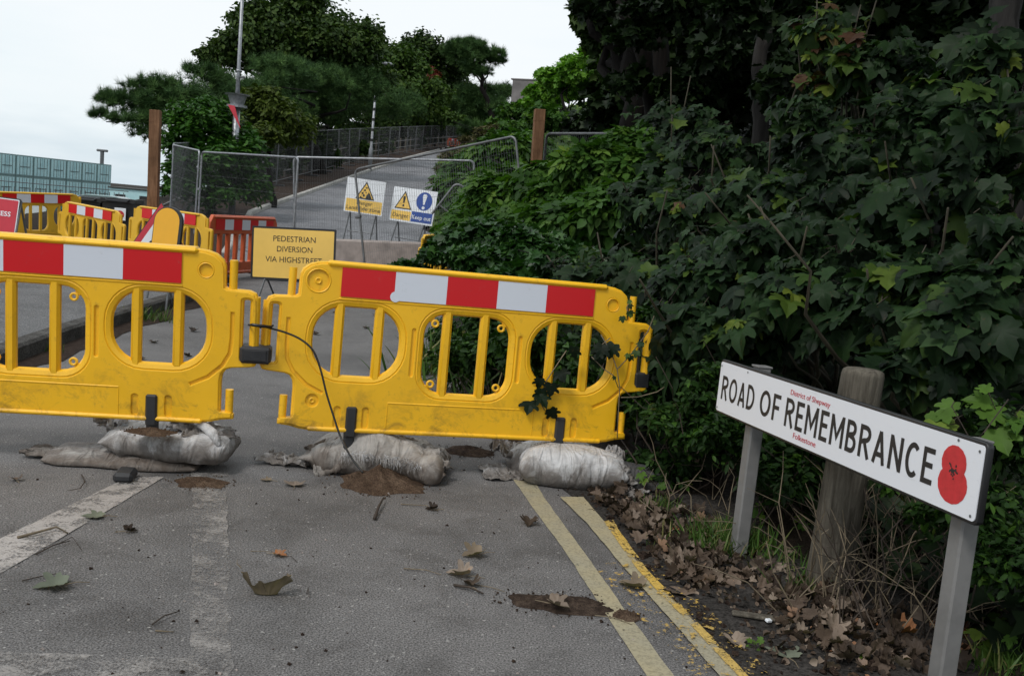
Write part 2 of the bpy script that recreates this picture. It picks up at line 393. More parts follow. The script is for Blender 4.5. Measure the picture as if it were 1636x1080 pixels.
MAT['l_tree2'] = m_leaf('mid_green_tree_leaf', [(0, (.020, .044, .010)), (.5, (.045, .088, .016)), (1, (.095, .145, .028))], .55, .22, .3)
MAT['l_olive'] = m_leaf('olive_bush_leaf', [(0, (.025, .040, .006)), (.5, (.050, .075, .010)), (1, (.09, .12, .018))], .55, .22, .3)
MAT['l_hedge'] = m_leaf('privet_leaf', [(0, (.012, .040, .006)), (.5, (.028, .085, .010)), (1, (.07, .17, .02))], .5, .22, .35)
MAT['l_pine'] = m_leaf('pine_needle', [(0, (.012, .032, .010)), (.5, (.045, .095, .028)), (1, (.10, .18, .048))], .6, .0, .25)
MAT['l_lime'] = m_leaf('pale_climber_leaf', [(0, (.05, .13, .014)), (.5, (.10, .23, .025)), (1, (.19, .34, .04))], .5, .28, .3)
MAT['l_dry'] = m_leaf('brown_scrub_leaf', [(0, (.04, .04, .02)), (.5, (.08, .075, .035)), (1, (.14, .12, .06))], .7, .15, .2)
MAT['l_red'] = m_leaf('russet_leaf', [(0, (.06, .012, .008)), (1, (.16, .03, .015))], .6, .2)
MAT['l_dead'] = m_leaf('dead_leaf', [(0, (.028, .019, .014)), (.3, (.065, .046, .033)), (.6, (.14, .10, .074)), (.88, (.26, .205, .16)), (1, (.30, .12, .045))], .6, .1, .35)
MAT['l_deadpale'] = m_leaf('tan_dead_leaf', [(0, (.12, .095, .07)), (1, (.29, .22, .15))], .65, .15, .3)
MAT['l_fallengreen'] = m_leaf('fallen_grey_green_leaf', [(0, (.10, .112, .080)), (1, (.17, .185, .135))], .6, .1)
MAT['grass'] = m_leaf('grass_blade', [(0, (.03, .065, .012)), (.7, (.07, .14, .025)), (1, (.22, .18, .08))], .5, .2)

# ------------------------------------------------------------------ leaves
def T_simple(w=.36, fold=.10):
    v = [(0, 0, 0), (w * .8, .28, fold), (w * .78, .62, fold), (0, 1, -.05), (-w * .78, .62, fold), (-w * .8, .28, fold)]
    return np.array(v), [(0, 1, 2, 3), (0, 3, 4, 5)]
def T_star():     # small lobed leaf: five points
    o = [(0, 0), (.42, .05), (.34, .32), (.55, .55), (.22, .62), (0, 1), (-.22, .62), (-.55, .55), (-.34, .32), (-.42, .05)]
    v = [(0, .38, -.04)] + [(x, y, .10 * abs(x) * 2) for x, y in o]
    n = len(o); return np.array(v), [(0, 1 + i, 1 + (i + 1) % n) for i in range(n)]
SYC = [(0, 0), (.10, -.05), (.26, -.10), (.36, -.02), (.40, .10), (.52, .14), (.50, .28), (.38, .33), (.52, .42), (.60, .56), (.56, .68), (.42, .64), (.33, .58),
       (.24, .60), (.25, .74), (.15, .86), (.05, .96), (0, 1.04)]
SYC = SYC + [(-x, y) for x, y in SYC[-2:0:-1]]
def T_syc(rings=2, droop=.25, fold=.18, jag=0):
    n = len(SYC); c = (0, .30); vs = [(c[0], c[1], 0)]
    for k in range(1, rings + 1):
        f = k / rings
        for x, y in SYC: vs.append((c[0] + (x - c[0]) * f, c[1] + (y - c[1]) * f, 0))
    fs = [(0, 1 + i, 1 + (i + 1) % n) for i in range(n)]
    for k in range(1, rings):
        a = 1 + (k - 1) * n; b = 1 + k * n
        fs += [(a + i, b + i, b + (i + 1) % n, a + (i + 1) % n) for i in range(n)]
    v = np.array(vs); x, y = v[:, 0], v[:, 1]
    ang = np.arctan2(x, y - .0); vein = np.abs(np.sin(ang * 2.6))
    r = np.hypot(x, y - .3)
    v[:, 2] = fold * np.abs(x) - droop * (y - .3) ** 2 - droop * .9 * x ** 2 + .05 * vein * r * 1.2
    return v, fs
def T_pinnate(k=3):
    lv, lf = T_simple(.40, .06); V = []; Fc = []
    def put(p, a, s):
        b = len(V); ca, sa = math.cos(a), math.sin(a)
        for q in lv: V.append((p[0] + s * (q[0] * ca + q[1] * sa), p[1] + s * (-q[0] * sa + q[1] * ca), q[2] * s - .25 * (abs(s * q[1] * sa)) ** 2))
        for f in lf: Fc.append(tuple(b + i for i in f))
    for i in range(k):
        y = .12 + .25 * i
        put((0, y), 1.15, .42); put((0, y), -1.15, .42)
    put((0, .12 + .25 * k - .08), 0, .45)
    v = np.array(V); v[:, 2] -= .3 * v[:, 1] ** 2
    return v, Fc
def T_tuft(n=14, w=.035):
    V = []; Fc = []; g = random.Random(3)
    for i in range(n):
        a = g.uniform(0, 6.283); el = g.uniform(.1, 1.5); d = Vector((math.cos(a) * math.cos(el), math.sin(a) * math.cos(el), math.sin(el)))
        s = d.orthogonal().normalized() * w; b = len(V)
        V += [tuple(s), tuple(-s), tuple(d)]; Fc.append((b, b + 1, b + 2))
    return np.array(V), Fc
def _curl():
    v, f = T_syc(3, .9, .5); r2 = v[:, 0] ** 2 + (v[:, 1] - .4) ** 2; v[:, 2] += 1.1 * r2 + .06 * np.sin(v[:, 0] * 15 + v[:, 1] * 9); return v, f
T_curl = _curl()
TS = T_simple(); TSL = T_simple(.26, .06); TST = T_star(); TP = T_pinnate(); TT = T_tuft(); TY1 = T_syc(1); TY2 = T_syc(2, .35, .2); TY3 = T_syc(2, .6, .05)
def instancer(name, tmpl, P, NRM, TIP, S, tint=None):
    """many leaves in ONE mesh: P positions, NRM normals, TIP tip directions, S sizes"""
    v, fs = tmpl; P = np.asarray(P, float); n = len(P)
    Z = NRM / np.maximum(np.linalg.norm(NRM, axis=1, keepdims=True), 1e-9)
    Y = TIP - Z * (TIP * Z).sum(1, keepdims=True); ln = np.linalg.norm(Y, axis=1, keepdims=True)
    bad = ln[:, 0] < 1e-4; Y[bad] = np.cross(Z[bad], [1, .3, .2]); Y /= np.linalg.norm(Y, axis=1, keepdims=True)
    X = np.cross(Y, Z)
    S = np.asarray(S).reshape(-1, 1, 1) if np.ndim(S) else np.full((n, 1, 1), S)
    asp = nr.uniform(.82, 1.15, (n, 1, 1)); cz = nr.uniform(.3, 1.7, (n, 1, 1))
    W = (v[None, :, 0:1] * asp * X[:, None] + v[None, :, 1:2] * Y[:, None] + v[None, :, 2:3] * cz * Z[:, None]) * S + P[:, None]
    k = len(v); V = W.reshape(-1, 3)
    sizes = np.array([len(f) for f in fs]); flat = np.concatenate([np.array(f) for f in fs])
    loops = (flat[None] + (np.arange(n) * k)[:, None]).ravel()
    tot = np.tile(sizes, n); starts = np.concatenate([[0], np.cumsum(tot)[:-1]])
    me = bpy.data.meshes.new(name); me.vertices.add(len(V)); me.vertices.foreach_set('co', V.ravel().astype(np.float32))
    me.loops.add(len(loops)); me.loops.foreach_set('vertex_index', loops.astype(np.int32))
    me.polygons.add(len(tot)); me.polygons.foreach_set('loop_start', starts.astype(np.int32))
    me.update(calc_edges=True)
    if tint is None: tint = nr.random(n)
    at_ = me.attributes.new('tint', 'FLOAT', 'POINT'); at_.data.foreach_set('value', np.repeat(tint, k).astype(np.float32))
    me.shade_smooth() if k > 12 else None
    return me
def unit(n):
    d = nr.normal(size=(n, 3)); return d / np.linalg.norm(d, axis=1, keepdims=True)
def blob_points(blobs, n, clump=10, cr_=.16, inner=.35, hemi=False):
    """blobs: list of (centre, (rx,ry,rz)); clustered points near the shells -> P, outward"""
    A = np.array([(b[1][0] * b[1][1] + b[1][0] * b[1][2] + b[1][1] * b[1][2]) for b in blobs]); A = A / A.sum()
    m = max(1, n // clump); bi = nr.choice(len(blobs), m, p=A); d = unit(m)
    if hemi: d[:, 2] = np.abs(d[:, 2]) * .9 - .25 * nr.random(m)
    C = np.array([tuple(b[0]) for b in blobs])[bi]; Rd = np.array([b[1] for b in blobs])[bi]
    rr = 1 - inner * nr.random(m) ** 1.6 + .07 * nr.normal(size=m)
    # lumpy silhouettes
    PC = C + d * Rd * rr[:, None]
    idx = np.repeat(np.arange(m), clump); sz = np.minimum(Rd.min(1), 2.5)[idx] * cr_
    P = PC[idx] + nr.normal(size=(len(idx), 3)) * sz[:, None]
    return P, d[idx], idx
def lumps(blobs, k=9, f=.40, keep=.74):
    out = []
    for c, r in blobs:
        out.append((c, tuple(x * keep for x in r)))
        for d in unit(k):
            d = Vector((d[0], d[1], abs(d[2]) * .9 - .25)); g_ = f * rnd.uniform(.7, 1.25)
            out.append((Vector(c) + Vector((d.x * r[0], d.y * r[1], d.z * r[2])) * rnd.uniform(.72, 1.0), (r[0] * g_, r[1] * g_, r[2] * g_ * .8)))
    return out
def foliage(name, mat, parent, blobs, n, tmpl, size, clump=10, cr_=.16, inner=.35, up=.5, out_=.6, rand=.7, droop=.5, hemi=False, tintbias=None, lump=True):
    P, O, idx = blob_points(lumps(blobs) if lump else blobs, n, clump, cr_, inner, hemi)
    n = len(P); NR = O * out_ + np.array([0, 0, up]) + unit(n) * rand
    TP_ = O * .6 + unit(n) * .8 + np.array([0, 0, -droop])
    S = nr.uniform(size[0], size[1], n)
    m = idx.max() + 1; ct = nr.random(m)[idx]; tint = np.clip(.5 * ct + .5 * nr.random(n), 0, 1)
    if tintbias is not None: tint = np.clip(tint + tintbias, 0, 1)
    me = instancer(name, tmpl, P, NR, TP_, S, tint)
    return link(name, me, mat, parent)
def limb_pts(a, b, n=6, wob=.08):
    a = Vector(a); b = Vector(b); L_ = (b - a).length; r = []
    for i in range(n + 1):
        t = i / n; p = a.lerp(b, t)
        if 0 < i < n: p += Vector((rnd.gauss(0, 1), rnd.gauss(0, 1), rnd.gauss(0, .5))) * wob * L_ * .5
        r.append(p)
    return r
def trunk(parent, base, top, r0, r1, targets=(), mat='bark', name='trunk', n=8, wob=.05, limb_from=.45):
    mb = MB(); main = limb_pts(base, top, 8, wob)
    mb.tube(main, [r0 + (r1 - r0) * i / 8 + (r0 * .4 if i == 0 else 0) for i in range(9)], n)
    for t in targets:
        k = min(8, max(1, int(8 * rnd.uniform(limb_from, 1)))); s = main[k]
        rr = (r0 + (r1 - r0) * k / 8) * .6
        q = limb_pts(s, t, 5, .1); mb.tube(q, [rr * (1 - .8 * i / 5) for i in range(6)], 6)
    o = mb.build(name, MAT[mat], None, smooth=True)
    if parent:
        o.parent = parent; o.matrix_parent_inverse = Matrix.Identity(4); o.data.transform(Matrix.Translation(-parent.location))
    return o
def shift(o, parent):
    o.data.transform(Matrix.Translation(-Vector(parent.location))); return o
def tree(name, label, cat, base, blobs, n, tmpl, size, mat, r0=.2, r1=.07, group=None, bark='bark', top=None, crown_kw={}, crown_name='crown', trunk_name='trunk', targets=None):
    base = Vector(base); e = empty(name, base, label=label, cat=cat, group=group)
    c = foliage(crown_name, MAT[mat], e, blobs, n, tmpl, size, **crown_kw); shift(c, e)
    tg = targets if targets is not None else [b[0] for b in blobs[:7]]
    top = top or (Vector(blobs[0][0]))
    trunk(e, base - Vector((0, 0, .1)), top, r0, r1, tg, bark, trunk_name)
    return e

# ================================================================== SETTING
def grid_mesh(name, xs, ys, zf):
    V = [(x, y, zf(x, y)) for y in ys for x in xs]; n = len(xs)
    Fc = [(j * n + i, j * n + i + 1, (j + 1) * n + i + 1, (j + 1) * n + i) for j in range(len(ys) - 1) for i in range(n - 1)]
    me = bpy.data.meshes.new(name); me.from_pydata(V, [], Fc); me.update(); me.shade_smooth(); return me
xs = [-900, -500, -300, -200, -150, -110, -80, -60, -45] + list(np.arange(-34, -10, 2.0)) + list(np.arange(-10, 14, .35)) + list(np.arange(14, 44, 2.0)) + [60, 90, 150, 300, 700]
ys = [-30, -20, -12, -8, -5, -3] + list(np.arange(-2, 16, .4)) + list(np.arange(16, 60, 1.5)) + list(np.arange(60, 150, 4.0)) + [165, 190, 230, 300, 400, 600, 1000]
g = link('ground', grid_mesh('ground', xs, ys, lambda x, y: ground(x, y) - .03 * (1 if x < ex(y) + .25 else max(0, 1 - (x - ex(y) - .25) * 8)) - (.35 if kx(y) - .3 > x > kx(y) - 4.4 else 0) - (.15 if kx(y) - .3 <= x <= ex(y) else 0)), MAT['soil'])
tag(g, kind='structure')
def strip(name, ys, x0, x1, dz, mat, nx=2, kind='structure', zf=None):
    V = []; Fc = []
    for y in ys:
        for i in range(nx):
            x = x0(y) + (x1(y) - x0(y)) * i / (nx - 1); V.append((x, y, (zf(x, y) if zf else zr(y)) + dz))
    for j in range(len(ys) - 1):
        for i in range(nx - 1): Fc.append((j * nx + i, j * nx + i + 1, (j + 1) * nx + i + 1, (j + 1) * nx + i))
    me = bpy.data.meshes.new(name); me.from_pydata(V, [], Fc); me.update(); me.shade_smooth()
    o = link(name, me, MAT[mat]); o['kind'] = kind; return o
YN = list(np.arange(-18, 17.2, .5)) + [17.3]; YF = [17.3] + list(np.arange(18, 130, 1.5))
strip('road', YN, lambda y: kx(y) - .02, lambda y: ex(y) + .03 + .03 * fbm(y * 2, 3), 0, 'asphalt', 3)
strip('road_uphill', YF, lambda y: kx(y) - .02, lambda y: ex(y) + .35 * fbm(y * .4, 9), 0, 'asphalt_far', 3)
# verge: dark grit between the yellow lines and the bank
strip('verge', list(np.arange(-6, 17, .25)), lambda y: ex(y) - .06 + .03 * fbm(y * 2.5, 7), lambda y: ex(y) + 1.0, .006, 'verge', 5, zf=lambda x, y: max(zr(y), ground(x, y)))
# kerbs and pavement
def kerb(name, y0, y1, st, mat):
    mb = MB(); ys_ = list(np.arange(y0, y1 + .01, st)); V = []
    for y in ys_:
        k = kx(y); z = zr(y); hgt = .115
        V += [(k, y, z - .05), (k - .012, y, z + hgt - .02), (k - .035, y, z + hgt), (k - .14, y, z + hgt + .003), (k - .14, y, z - .05)]
    Fc = [(j * 5 + i, (j + 1) * 5 + i, (j + 1) * 5 + i + 1, j * 5 + i + 1) for j in range(len(ys_) - 1) for i in range(4)]
    mb.add(V, Fc); o = mb.build(name, MAT[mat]); o['kind'] = 'structure'
kerb('kerb', -18, 17.5, .5, 'kerb_near'); kerb('kerb_uphill', 17.5, 124, 1.5, 'kerb_far')
strip('pavement', YN, lambda y: kx(y) - 8, lambda y: kx(y) - .14, .112, 'pavement', 4)
strip('pavement_uphill', YF, lambda y: kx(y) - 2.6, lambda y: kx(y) - .14, .112, 'mud', 3)
# wet silt washed along the foot of the near kerb
strip('gutter_silt', list(np.arange(4, 17, .25)), lambda y: kx(y) + .0, lambda y: kx(y) + .22 + .12 * fbm(y * 1.3, 2), .005, 'mud', 3)

# ---- painted markings
def band(name, mat, L_, Rr_, dz=.004, sub=70, jit=.0035):
    def rs(P):
        P = [Vector(p) for p in P]; d = [0]
        for a, b in zip(P, P[1:]): d.append(d[-1] + (b - a).length)
        o = []
        for i in range(sub + 1):
            t = d[-1] * i / sub; o.append((float(np.interp(t, d, [p.x for p in P])), float(np.interp(t, d, [p.y for p in P]))))
        return o
    if mat == 'white_worn': jit = .012
    A, B = rs(L_), rs(Rr_); mb = MB(); V = []
    jf = lambda p, q: (p[0] + jit * (mnoise.noise(Vector((p[0] * 9, p[1] * 9, q))) + .8 * mnoise.noise(Vector((p[0] * 45, p[1] * 45, q)))), p[1] + jit * mnoise.noise(Vector((p[0] * 14, p[1] * 14, q + 7))))
    A = [jf(p, 1) for p in A]; B = [jf(p, 4) for p in B]
    for a, b in zip(A, B): V += [(a[0], a[1], zr(a[1]) + dz), (b[0], b[1], zr(b[1]) + dz)]
    mb.add(V, [(2 * i, 2 * i + 1, 2 * i + 3, 2 * i + 2) for i in range(sub)])
    o = mb.build(name, MAT[mat]); o['kind'] = 'structure'
G2 = lambda x, y: gp(x, y, .004).xy.to_3d()
ext = lambda a, b, k: a + (a - b) * k
a1, a2, b1, b2 = G2(0, 860), G2(205, 762), G2(0, 916), G2(262, 762)
band('white_hatch_marking', 'white_line', [ext(a1, a2, .8), a2], [ext(b1, b2, .8), b2])
a1, a2, b1, b2 = G2(303, 1050), G2(309, 690), G2(368, 1050), G2(361, 690)
band('white_centre_marking', 'white_worn', [ext(a1, a2, .4), a2], [ext(b1, b2, .4), b2])
a1, a2, b1, b2 = G2(0, 1042), G2(335, 1052), G2(0, 1100), G2(330, 1100)
band('white_give_way_marking', 'white_worn', [ext(a1, a2, .8), a2], [ext(b1, b2, .8), b2], .006)
Y1L = [(820, 765), (842.6, 798.5), (900, 877), (960, 968), (1033, 1080)]; Y1R = [(852, 765), (872, 798), (932, 880), (1000, 975), (1078, 1080)]
Y2L = [(895, 795), (941, 841), (990, 900), (1060, 978), (1148, 1080)]; Y2R = [(932, 795), (980, 852), (1030, 915), (1100, 985), (1190, 1080)]
def pl(P):
    q = [G2(*p) for p in P]; return [*q, ext(q[-1], q[-2], 3)]
band('yellow_line', 'yellow_line', pl(Y1L), pl(Y1R)); band('yellow_line_by_verge', 'yellow_line', pl(Y2L), pl(Y2R), .009)
Y3L = [(965, 835), (974, 850), (1020, 915), (1086, 983), (1176, 1080)]
band('yellow_line_bright_edge', 'yellow_edge', pl(Y3L), pl([(x + 14, y - 2) for x, y in Y3L]), .0125)

MAT['yellow_flakes'] = m_marking('flaking_yellow_paint', (.52, .32, .05), (.40, .27, .08), .81, 26, 60, .03)
band('yellow_paint_flakes', 'yellow_flakes', pl([(x - 50, y) for x, y in Y2L[2:]]), pl([(x + 34, y - 6) for x, y in Y2R[2:]]), .0155)
# ================================================================== BARRIERS
def mirror(p): return [(-x, z) for x, z in reversed(p)]
half = [(.68, .163), (.75, .156), (.79, .144), (.822, .118), (.833, .09), (.836, -.004), (.850, -.012), (.945, -.016), (.972, -.028), (.984, -.055), (.987, -.12), (.987, -.355), (.978, -.371), (.955, -.376),
        (.875, -.383), (.850, -.392), (.834, -.415), (.829, -.45), (.829, -.592), (.838, -.602), (.889, -.604), (.889, -.628), (.835, -.634), (.79, -.646), (.74, -.652)]
OUTL = half + mirror(half)
def barrier_parts(parent, yel='yellow_plastic', detail=True, dz=.86, feet=True):
    sh = Matrix.Translation((0, 0, dz))
    hl = rrect(.315, .775, -.402, -.028, .165, 7); hm = rrect(-.238, .238, -.462, -.03, .125, 7)
    slot = rrect(.918, .952, -.335, -.06, .012, 3)
    holes = [hl, mirror(hl), hm, slot, mirror(slot)]
    me = [curve_mesh([OUTL] + holes, .040, .007, 2)]
    def inset(P, d):
        cx = sum(p[0] for p in P) / len(P); cz = sum(p[1] for p in P) / len(P); w_ = max(abs(p[0] - cx) for p in P); h_ = max(abs(p[1] - cz) for p in P)
        return [(cx + (x - cx) * (1 + d / w_), cz + (z - cz) * (1 + d / h_)) for x, z in P]
    if detail:      # raised skin with moulded recesses
        sk = inset(OUTL, -.010)
        cuts = [inset(hl, .010), inset(mirror(hl), .010), inset(hm, .010), inset(slot, .01), inset(mirror(slot), .01)]
        gv = rrect(.262, .279, -.365, -.13, .008, 3); cuts += [gv, mirror(gv)]
        cuts += [circle(.747, .065, .036), circle(-.747, .065, .058), circle(-.735, -.507, .030)]
        for x in (-.612, -.475, .445, .595):
            cuts.append(rrect(x - .015, x + .015, -.632, -.53, .014, 4))
        arc = [(.872, -.12), (.872, -.24), (.866, -.31), (.835, -.37), (.77, -.43), (.69, -.468)]
        def fat(P, w_):
            A = []; B = []
            for i, p in enumerate(P):
                q = P[min(len(P) - 1, i + 1)]; o = P[max(0, i - 1)]; tx, tz = q[0] - o[0], q[1] - o[1]; l = math.hypot(tx, tz)
                A.append((p[0] - tz / l * w_, p[1] + tx / l * w_)); B.append((p[0] + tz / l * w_, p[1] - tx / l * w_))
            return A + B[::-1]
        ga = fat(arc, .007); cuts += [ga, mirror(ga)]
        me.append(curve_mesh([sk] + cuts, .058, .005, 1))
    mb = MB()
    for s in (1, -1):   # pegs and hinge bars
        mb.tube([(s * .866, 0, -.03), (s * .866, 0, .118)], .0185, 14); mb.tube([(s * .867, 0, -.62), (s * .867, 0, -.49)], .0185, 14)
        mb.tube([(s * .969, 0, -.35), (s * .969, 0, -.045)], .023, 12)
    mb.box((0, 0, .152), (1.42, .086, .030), bev=.012)           # top rail
    mb.box((0, 0, -.012), (1.30, .066, .014), bev=.006)
    mb.box((0, 0, -.642), (1.50, .078, .022), bev=.008)
    for x in (-.376, .376):
        mb.box((x * .99, -.0, -.572), (.006, .062, .14), bev=.002)
    mb.box((0, 0, -.500), (.75, .064, .008), bev=.003)
    for P in (hl, mirror(hl), hm):
        q = [(x, 0, z) for x, z in inset(P, .004)]; mb.tube(q + [q[0], q[1]], .027 if detail else .024, 8, cap=False)
    for x, z0, z1 in ((.442, -.41, -.02), (.628, -.40, -.02), (-.442, -.41, -.02), (-.634, -.40, -.02), (-.106, -.47, -.02), (.084, -.47, -.02)):
        mb.box((x, 0, (z0 + z1) / 2), (.046, .046, z1 - z0), bev=.012)
    if detail:
        for x in (-.168, .168):
            for z in (-.098, -.398):
                q = [(x + .015 * math.cos(a), -.012, z + .015 * math.sin(a)) for a in np.linspace(0, 6.283, 13)]; mb.tube(q + [q[1]], .0065, 6, cap=False)
                mb.box((x * 1.12, -.008, z + (.022 if z > -.2 else -.022)), (.022, .010, .030), (0, R(45 if x * (z + .25) < 0 else -45), 0), bev=.003)
        q = [(-.747 + .056 * math.cos(a), -.027, .065 + .056 * math.sin(a)) for a in np.linspace(0, 6.283, 21)]; mb.tube(q + [q[1]], .005, 6, cap=False)
        q = [(-.747 + .012 * math.cos(a), -.02, .065 + .012 * math.sin(a)) for a in np.linspace(0, 6.283, 13)]; mb.tube(q + [q[1]], .006, 6, cap=False)
        q = [(-.735 + .010 * math.cos(a), -.02, -.507 + .010 * math.sin(a)) for a in np.linspace(0, 6.283, 13)]; mb.tube(q + [q[1]], .006, 6, cap=False)
        q = [(.747 + .034 * math.cos(a), -.027, .065 + .034 * math.sin(a)) for a in np.linspace(0, 6.283, 17)]; mb.tube(q + [q[1]], .004, 6, cap=False)
    me.append(mb.mesh('m'))
    b = join_meshes('body', me); b.transform(sh)
    bo = link('body', b, MAT[yel], parent)
    for p in b.polygons: p.use_smooth = True
    md = bo.modifiers.new('edge', 'EDGE_SPLIT'); md.split_angle = R(38)
    st = MB()
    for i in range(5):
        x0 = -.64 + .256 * i; d = .0345
        st.box((x0 + .128, -d, .069 + dz), (.2558, .003, .1385), mat=i % 2)
    if detail:
        st.add([(-.378 + .026 * math.cos(a), -.0362, .018 + dz + .026 * math.sin(a)) for a in np.linspace(0, 6.2, 16)], [tuple(range(16))], 1)
        st.box((0, .0345, .069 + dz), (1.28, .003, .1385), mat=0)
    st.build('reflective_panel', [MAT['red_refl'], MAT['white_refl']], parent)
    if feet:
        for x in (-.543, .521):
            f = MB(); f.box((x, -.008, -.602 + dz), (.052, .066, .15), bev=.008); f.box((x, 0, -.74 + dz), (.05, .05, .18), bev=.008); f.box((x, .05, -.835 + dz), (.09, .14, .045), bev=.015)
            f.build('foot', MAT['black_rubber'], parent)
    return b
def place_from_face(loc, rot, dz):
    m = Euler(rot).to_matrix(); return Vector(loc) - m @ Vector((0, 0, dz))
def front_barrier(loc, rot, label):
    rot = tuple(R(a) for a in rot)
    m = Euler(rot).to_matrix(); face = Vector(loc) + m @ Vector((0, .036, 0))
    e = empty('plastic_road_barrier', place_from_face(face, rot, .86), rot, label, 'barrier', 'yellow chapter barriers with red and white panels')
    barrier_parts(e); return e
fb2 = front_barrier((-.214, 4.886, .856), (-2.74, .85, 15.77), 'complete large yellow plastic barrier across the right half of the road, nearest the hedge')
fb1 = front_barrier((-2.154, 4.421, .873), (2.77, -.58, 7.0), 'large yellow plastic barrier cut off by the left edge, dirt stains along its base')
# black clip that joins the two front barriers and one on the right-hand end
clip = MB(); clip.box((0, 0, 0), (.142, .105, .080), bev=.012); clip.box((0, -.054, 0), (.10, .006, .05), bev=.002)
P = at(409, 565, 4.60); tag(clip.build('barrier_clip', MAT['black_rubber'], None, P, (R(2), 0, R(11))), 'black rubber clip joining the two large yellow barriers', 'clip')
clip2 = MB(); clip2.box((0, 0, 0), (.085, .08, .085), bev=.01); clip2.box((-.03, .0, .12), (.02, .05, .2), bev=.005)
P = at(1022, 607, 5.17); tag(clip2.build('barrier_clip', MAT['black_rubber'], None, P, (R(-2), 0, R(16))), 'black rubber clip at the free right end of the yellow barrier beside the hedge', 'clip')
# black cable tied round both hinge bars and drooping on to the sandbag
cb = MB()
pp = [(398, 519, 4.50), (412, 520, 4.52), (430, 524, 4.56), (455, 531, 4.58), (480, 542, 4.58), (500, 560, 4.57), (512, 590, 4.56), (522, 630, 4.55), (533, 665, 4.53), (545, 700, 4.50), (562, 732, 4.42), (580, 755, 4.36)]
def smooth_path(P, k=6):
    o = []
    for i in range(len(P) - 1):
        a, b, c_, d = P[max(0, i - 1)], P[i], P[i + 1], P[min(len(P) - 1, i + 2)]
        for j in range(k):
            t = j / k; o.append(.5 * ((2 * b) + (c_ - a) * t + (2 * a - 5 * b + 4 * c_ - d) * t * t + (3 * b - a - 3 * c_ + d) * t ** 3))
    return o + [P[-1]]
cb.tube(smooth_path([at(*p) for p in pp]), .0048, 8)
cb.tube([at(398, 519, 4.50), at(397, 519, 4.60), at(412, 523, 4.66), at(432, 523, 4.66), at(436, 520, 4.58)], .005, 6); cb.tube([at(402, 519, 4.50), at(434, 523, 4.55)], .008, 6)
tag(cb.build('black_cable', MAT['cable'], smooth=True), 'thin black cable looped round the barrier hinge bars and hanging down to the torn sandbag', 'cable')

def far_barrier(px0, px1, ytop0, Y0, Y1, label, ytop1=None, proto=None, yel='yellow_plastic_far', ends=(-.985, .985), topz=.14):
    A = at(px0, ytop0, Y0); B = at(px1, ytop1 if ytop1 else ytop0, Y1)
    yaw = math.atan2(B.y - A.y, B.x - A.x); ro = -math.atan2(B.z - A.z, math.hypot(B.x - A.x, B.y - A.y))
    c = (A + B) / 2 - Vector((0, 0, topz))
    rot = (0, ro, yaw)
    s = math.hypot(B.x - A.x, B.y - A.y) / 1.97
    if proto: e = copy_tree(proto); e['label'] = label
    else:
        e = empty('plastic_road_barrier', (0, 0, 0), (0, 0, 0), label, 'barrier', 'smaller looking yellow barriers lining the side pavement'); barrier_parts(e, yel, False)
    e.location = c - Vector((0, 0, .86)); e.rotation_euler = rot
    print('far barrier len', round(s * 1.97, 2), 'base z', round(e.location.z, 2)); return e
pb = far_barrier(95, 199, 322, 16.2, 15.0, 'middle yellow barrier of the far row, between the red sign and the amber arched plate', 342)
far_barrier(12, 106, 309, 15.9, 16.9, 'yellow barrier behind the red access sign, leftmost of the far row', 312, pb)
far_barrier(212, 336, 330, 14.6, 13.5, 'yellow barrier half hidden by the amber arched plate', 347, pb)
far_barrier(677, 722, 378, 14.7, 16.3, 'yellow barrier almost swallowed by ivy at the end of the concrete block', 376, pb)

def orange_barrier(loc, rot, label, w_=2.0, h_=.95):
    e = empty('orange_slatted_barrier', loc, rot, label, 'barrier', 'orange slatted barriers')
    hw = w_ / 2; out_ = [(hw - .1, h_), (hw - .02, h_ - .1), (hw, h_ - .2), (hw, .1), (-hw, .1), (-hw, h_ - .2), (-hw + .02, h_ - .1), (-hw + .1, h_)]
    n = 8; ho = []
    for i in range(n):
        x0 = -hw + .10 + i * (w_ - .2) / n; ho.append(rrect(x0 + .03, x0 + (w_ - .2) / n - .03, .27, h_ - .27, .02, 3))
    m1 = curve_mesh([out_] + ho, .06, .012, 2); mb = MB(); mb.box((0, 0, h_ - .03), (w_ - .2, .09, .04), bev=.015); mb.box((0, 0, .12), (w_ - .02, .09, .05), bev=.015)
    for s in (-1, 1): mb.tube([(s * (hw + .03), 0, .2), (s * (hw + .03), 0, .7)], .03, 8)
    b = join_meshes('body', [m1, mb.mesh('b')]); link('body', b, MAT['orange_plastic'], e)
    st = MB(); k = 7; sw = (w_ - .3) / k
    for i in range(k): st.box((-hw + .15 + sw * (i + .5), -.034, h_ - .135), (sw * .998, .004, .15), mat=i % 2)
    st.build('reflective_panel', [MAT['red_refl'], MAT['white_refl']], e)
    for x in (-hw + .3, hw - .3):
        f = MB(); f.box((x, 0, .05), (.12, .5, .10), bev=.02); f.build('foot', MAT['black_rubber'], e)
    return e
A = at(338, 342, 14.0); B = at(438, 352, 15.8); yaw = math.atan2(B.y - A.y, B.x - A.x)
orange_barrier(((A.x + B.x) / 2, (A.y + B.y) / 2, (A.z + B.z) / 2 - .93), (0, 0, yaw), 'dull orange slatted barrier beside the pedestrian diversion board')
P = at(730, 238, 100); orange_barrier((P.x, P.y, P.z), (0, 0, R(20)), 'tiny bright orange barrier far up the hill where the road bends away')

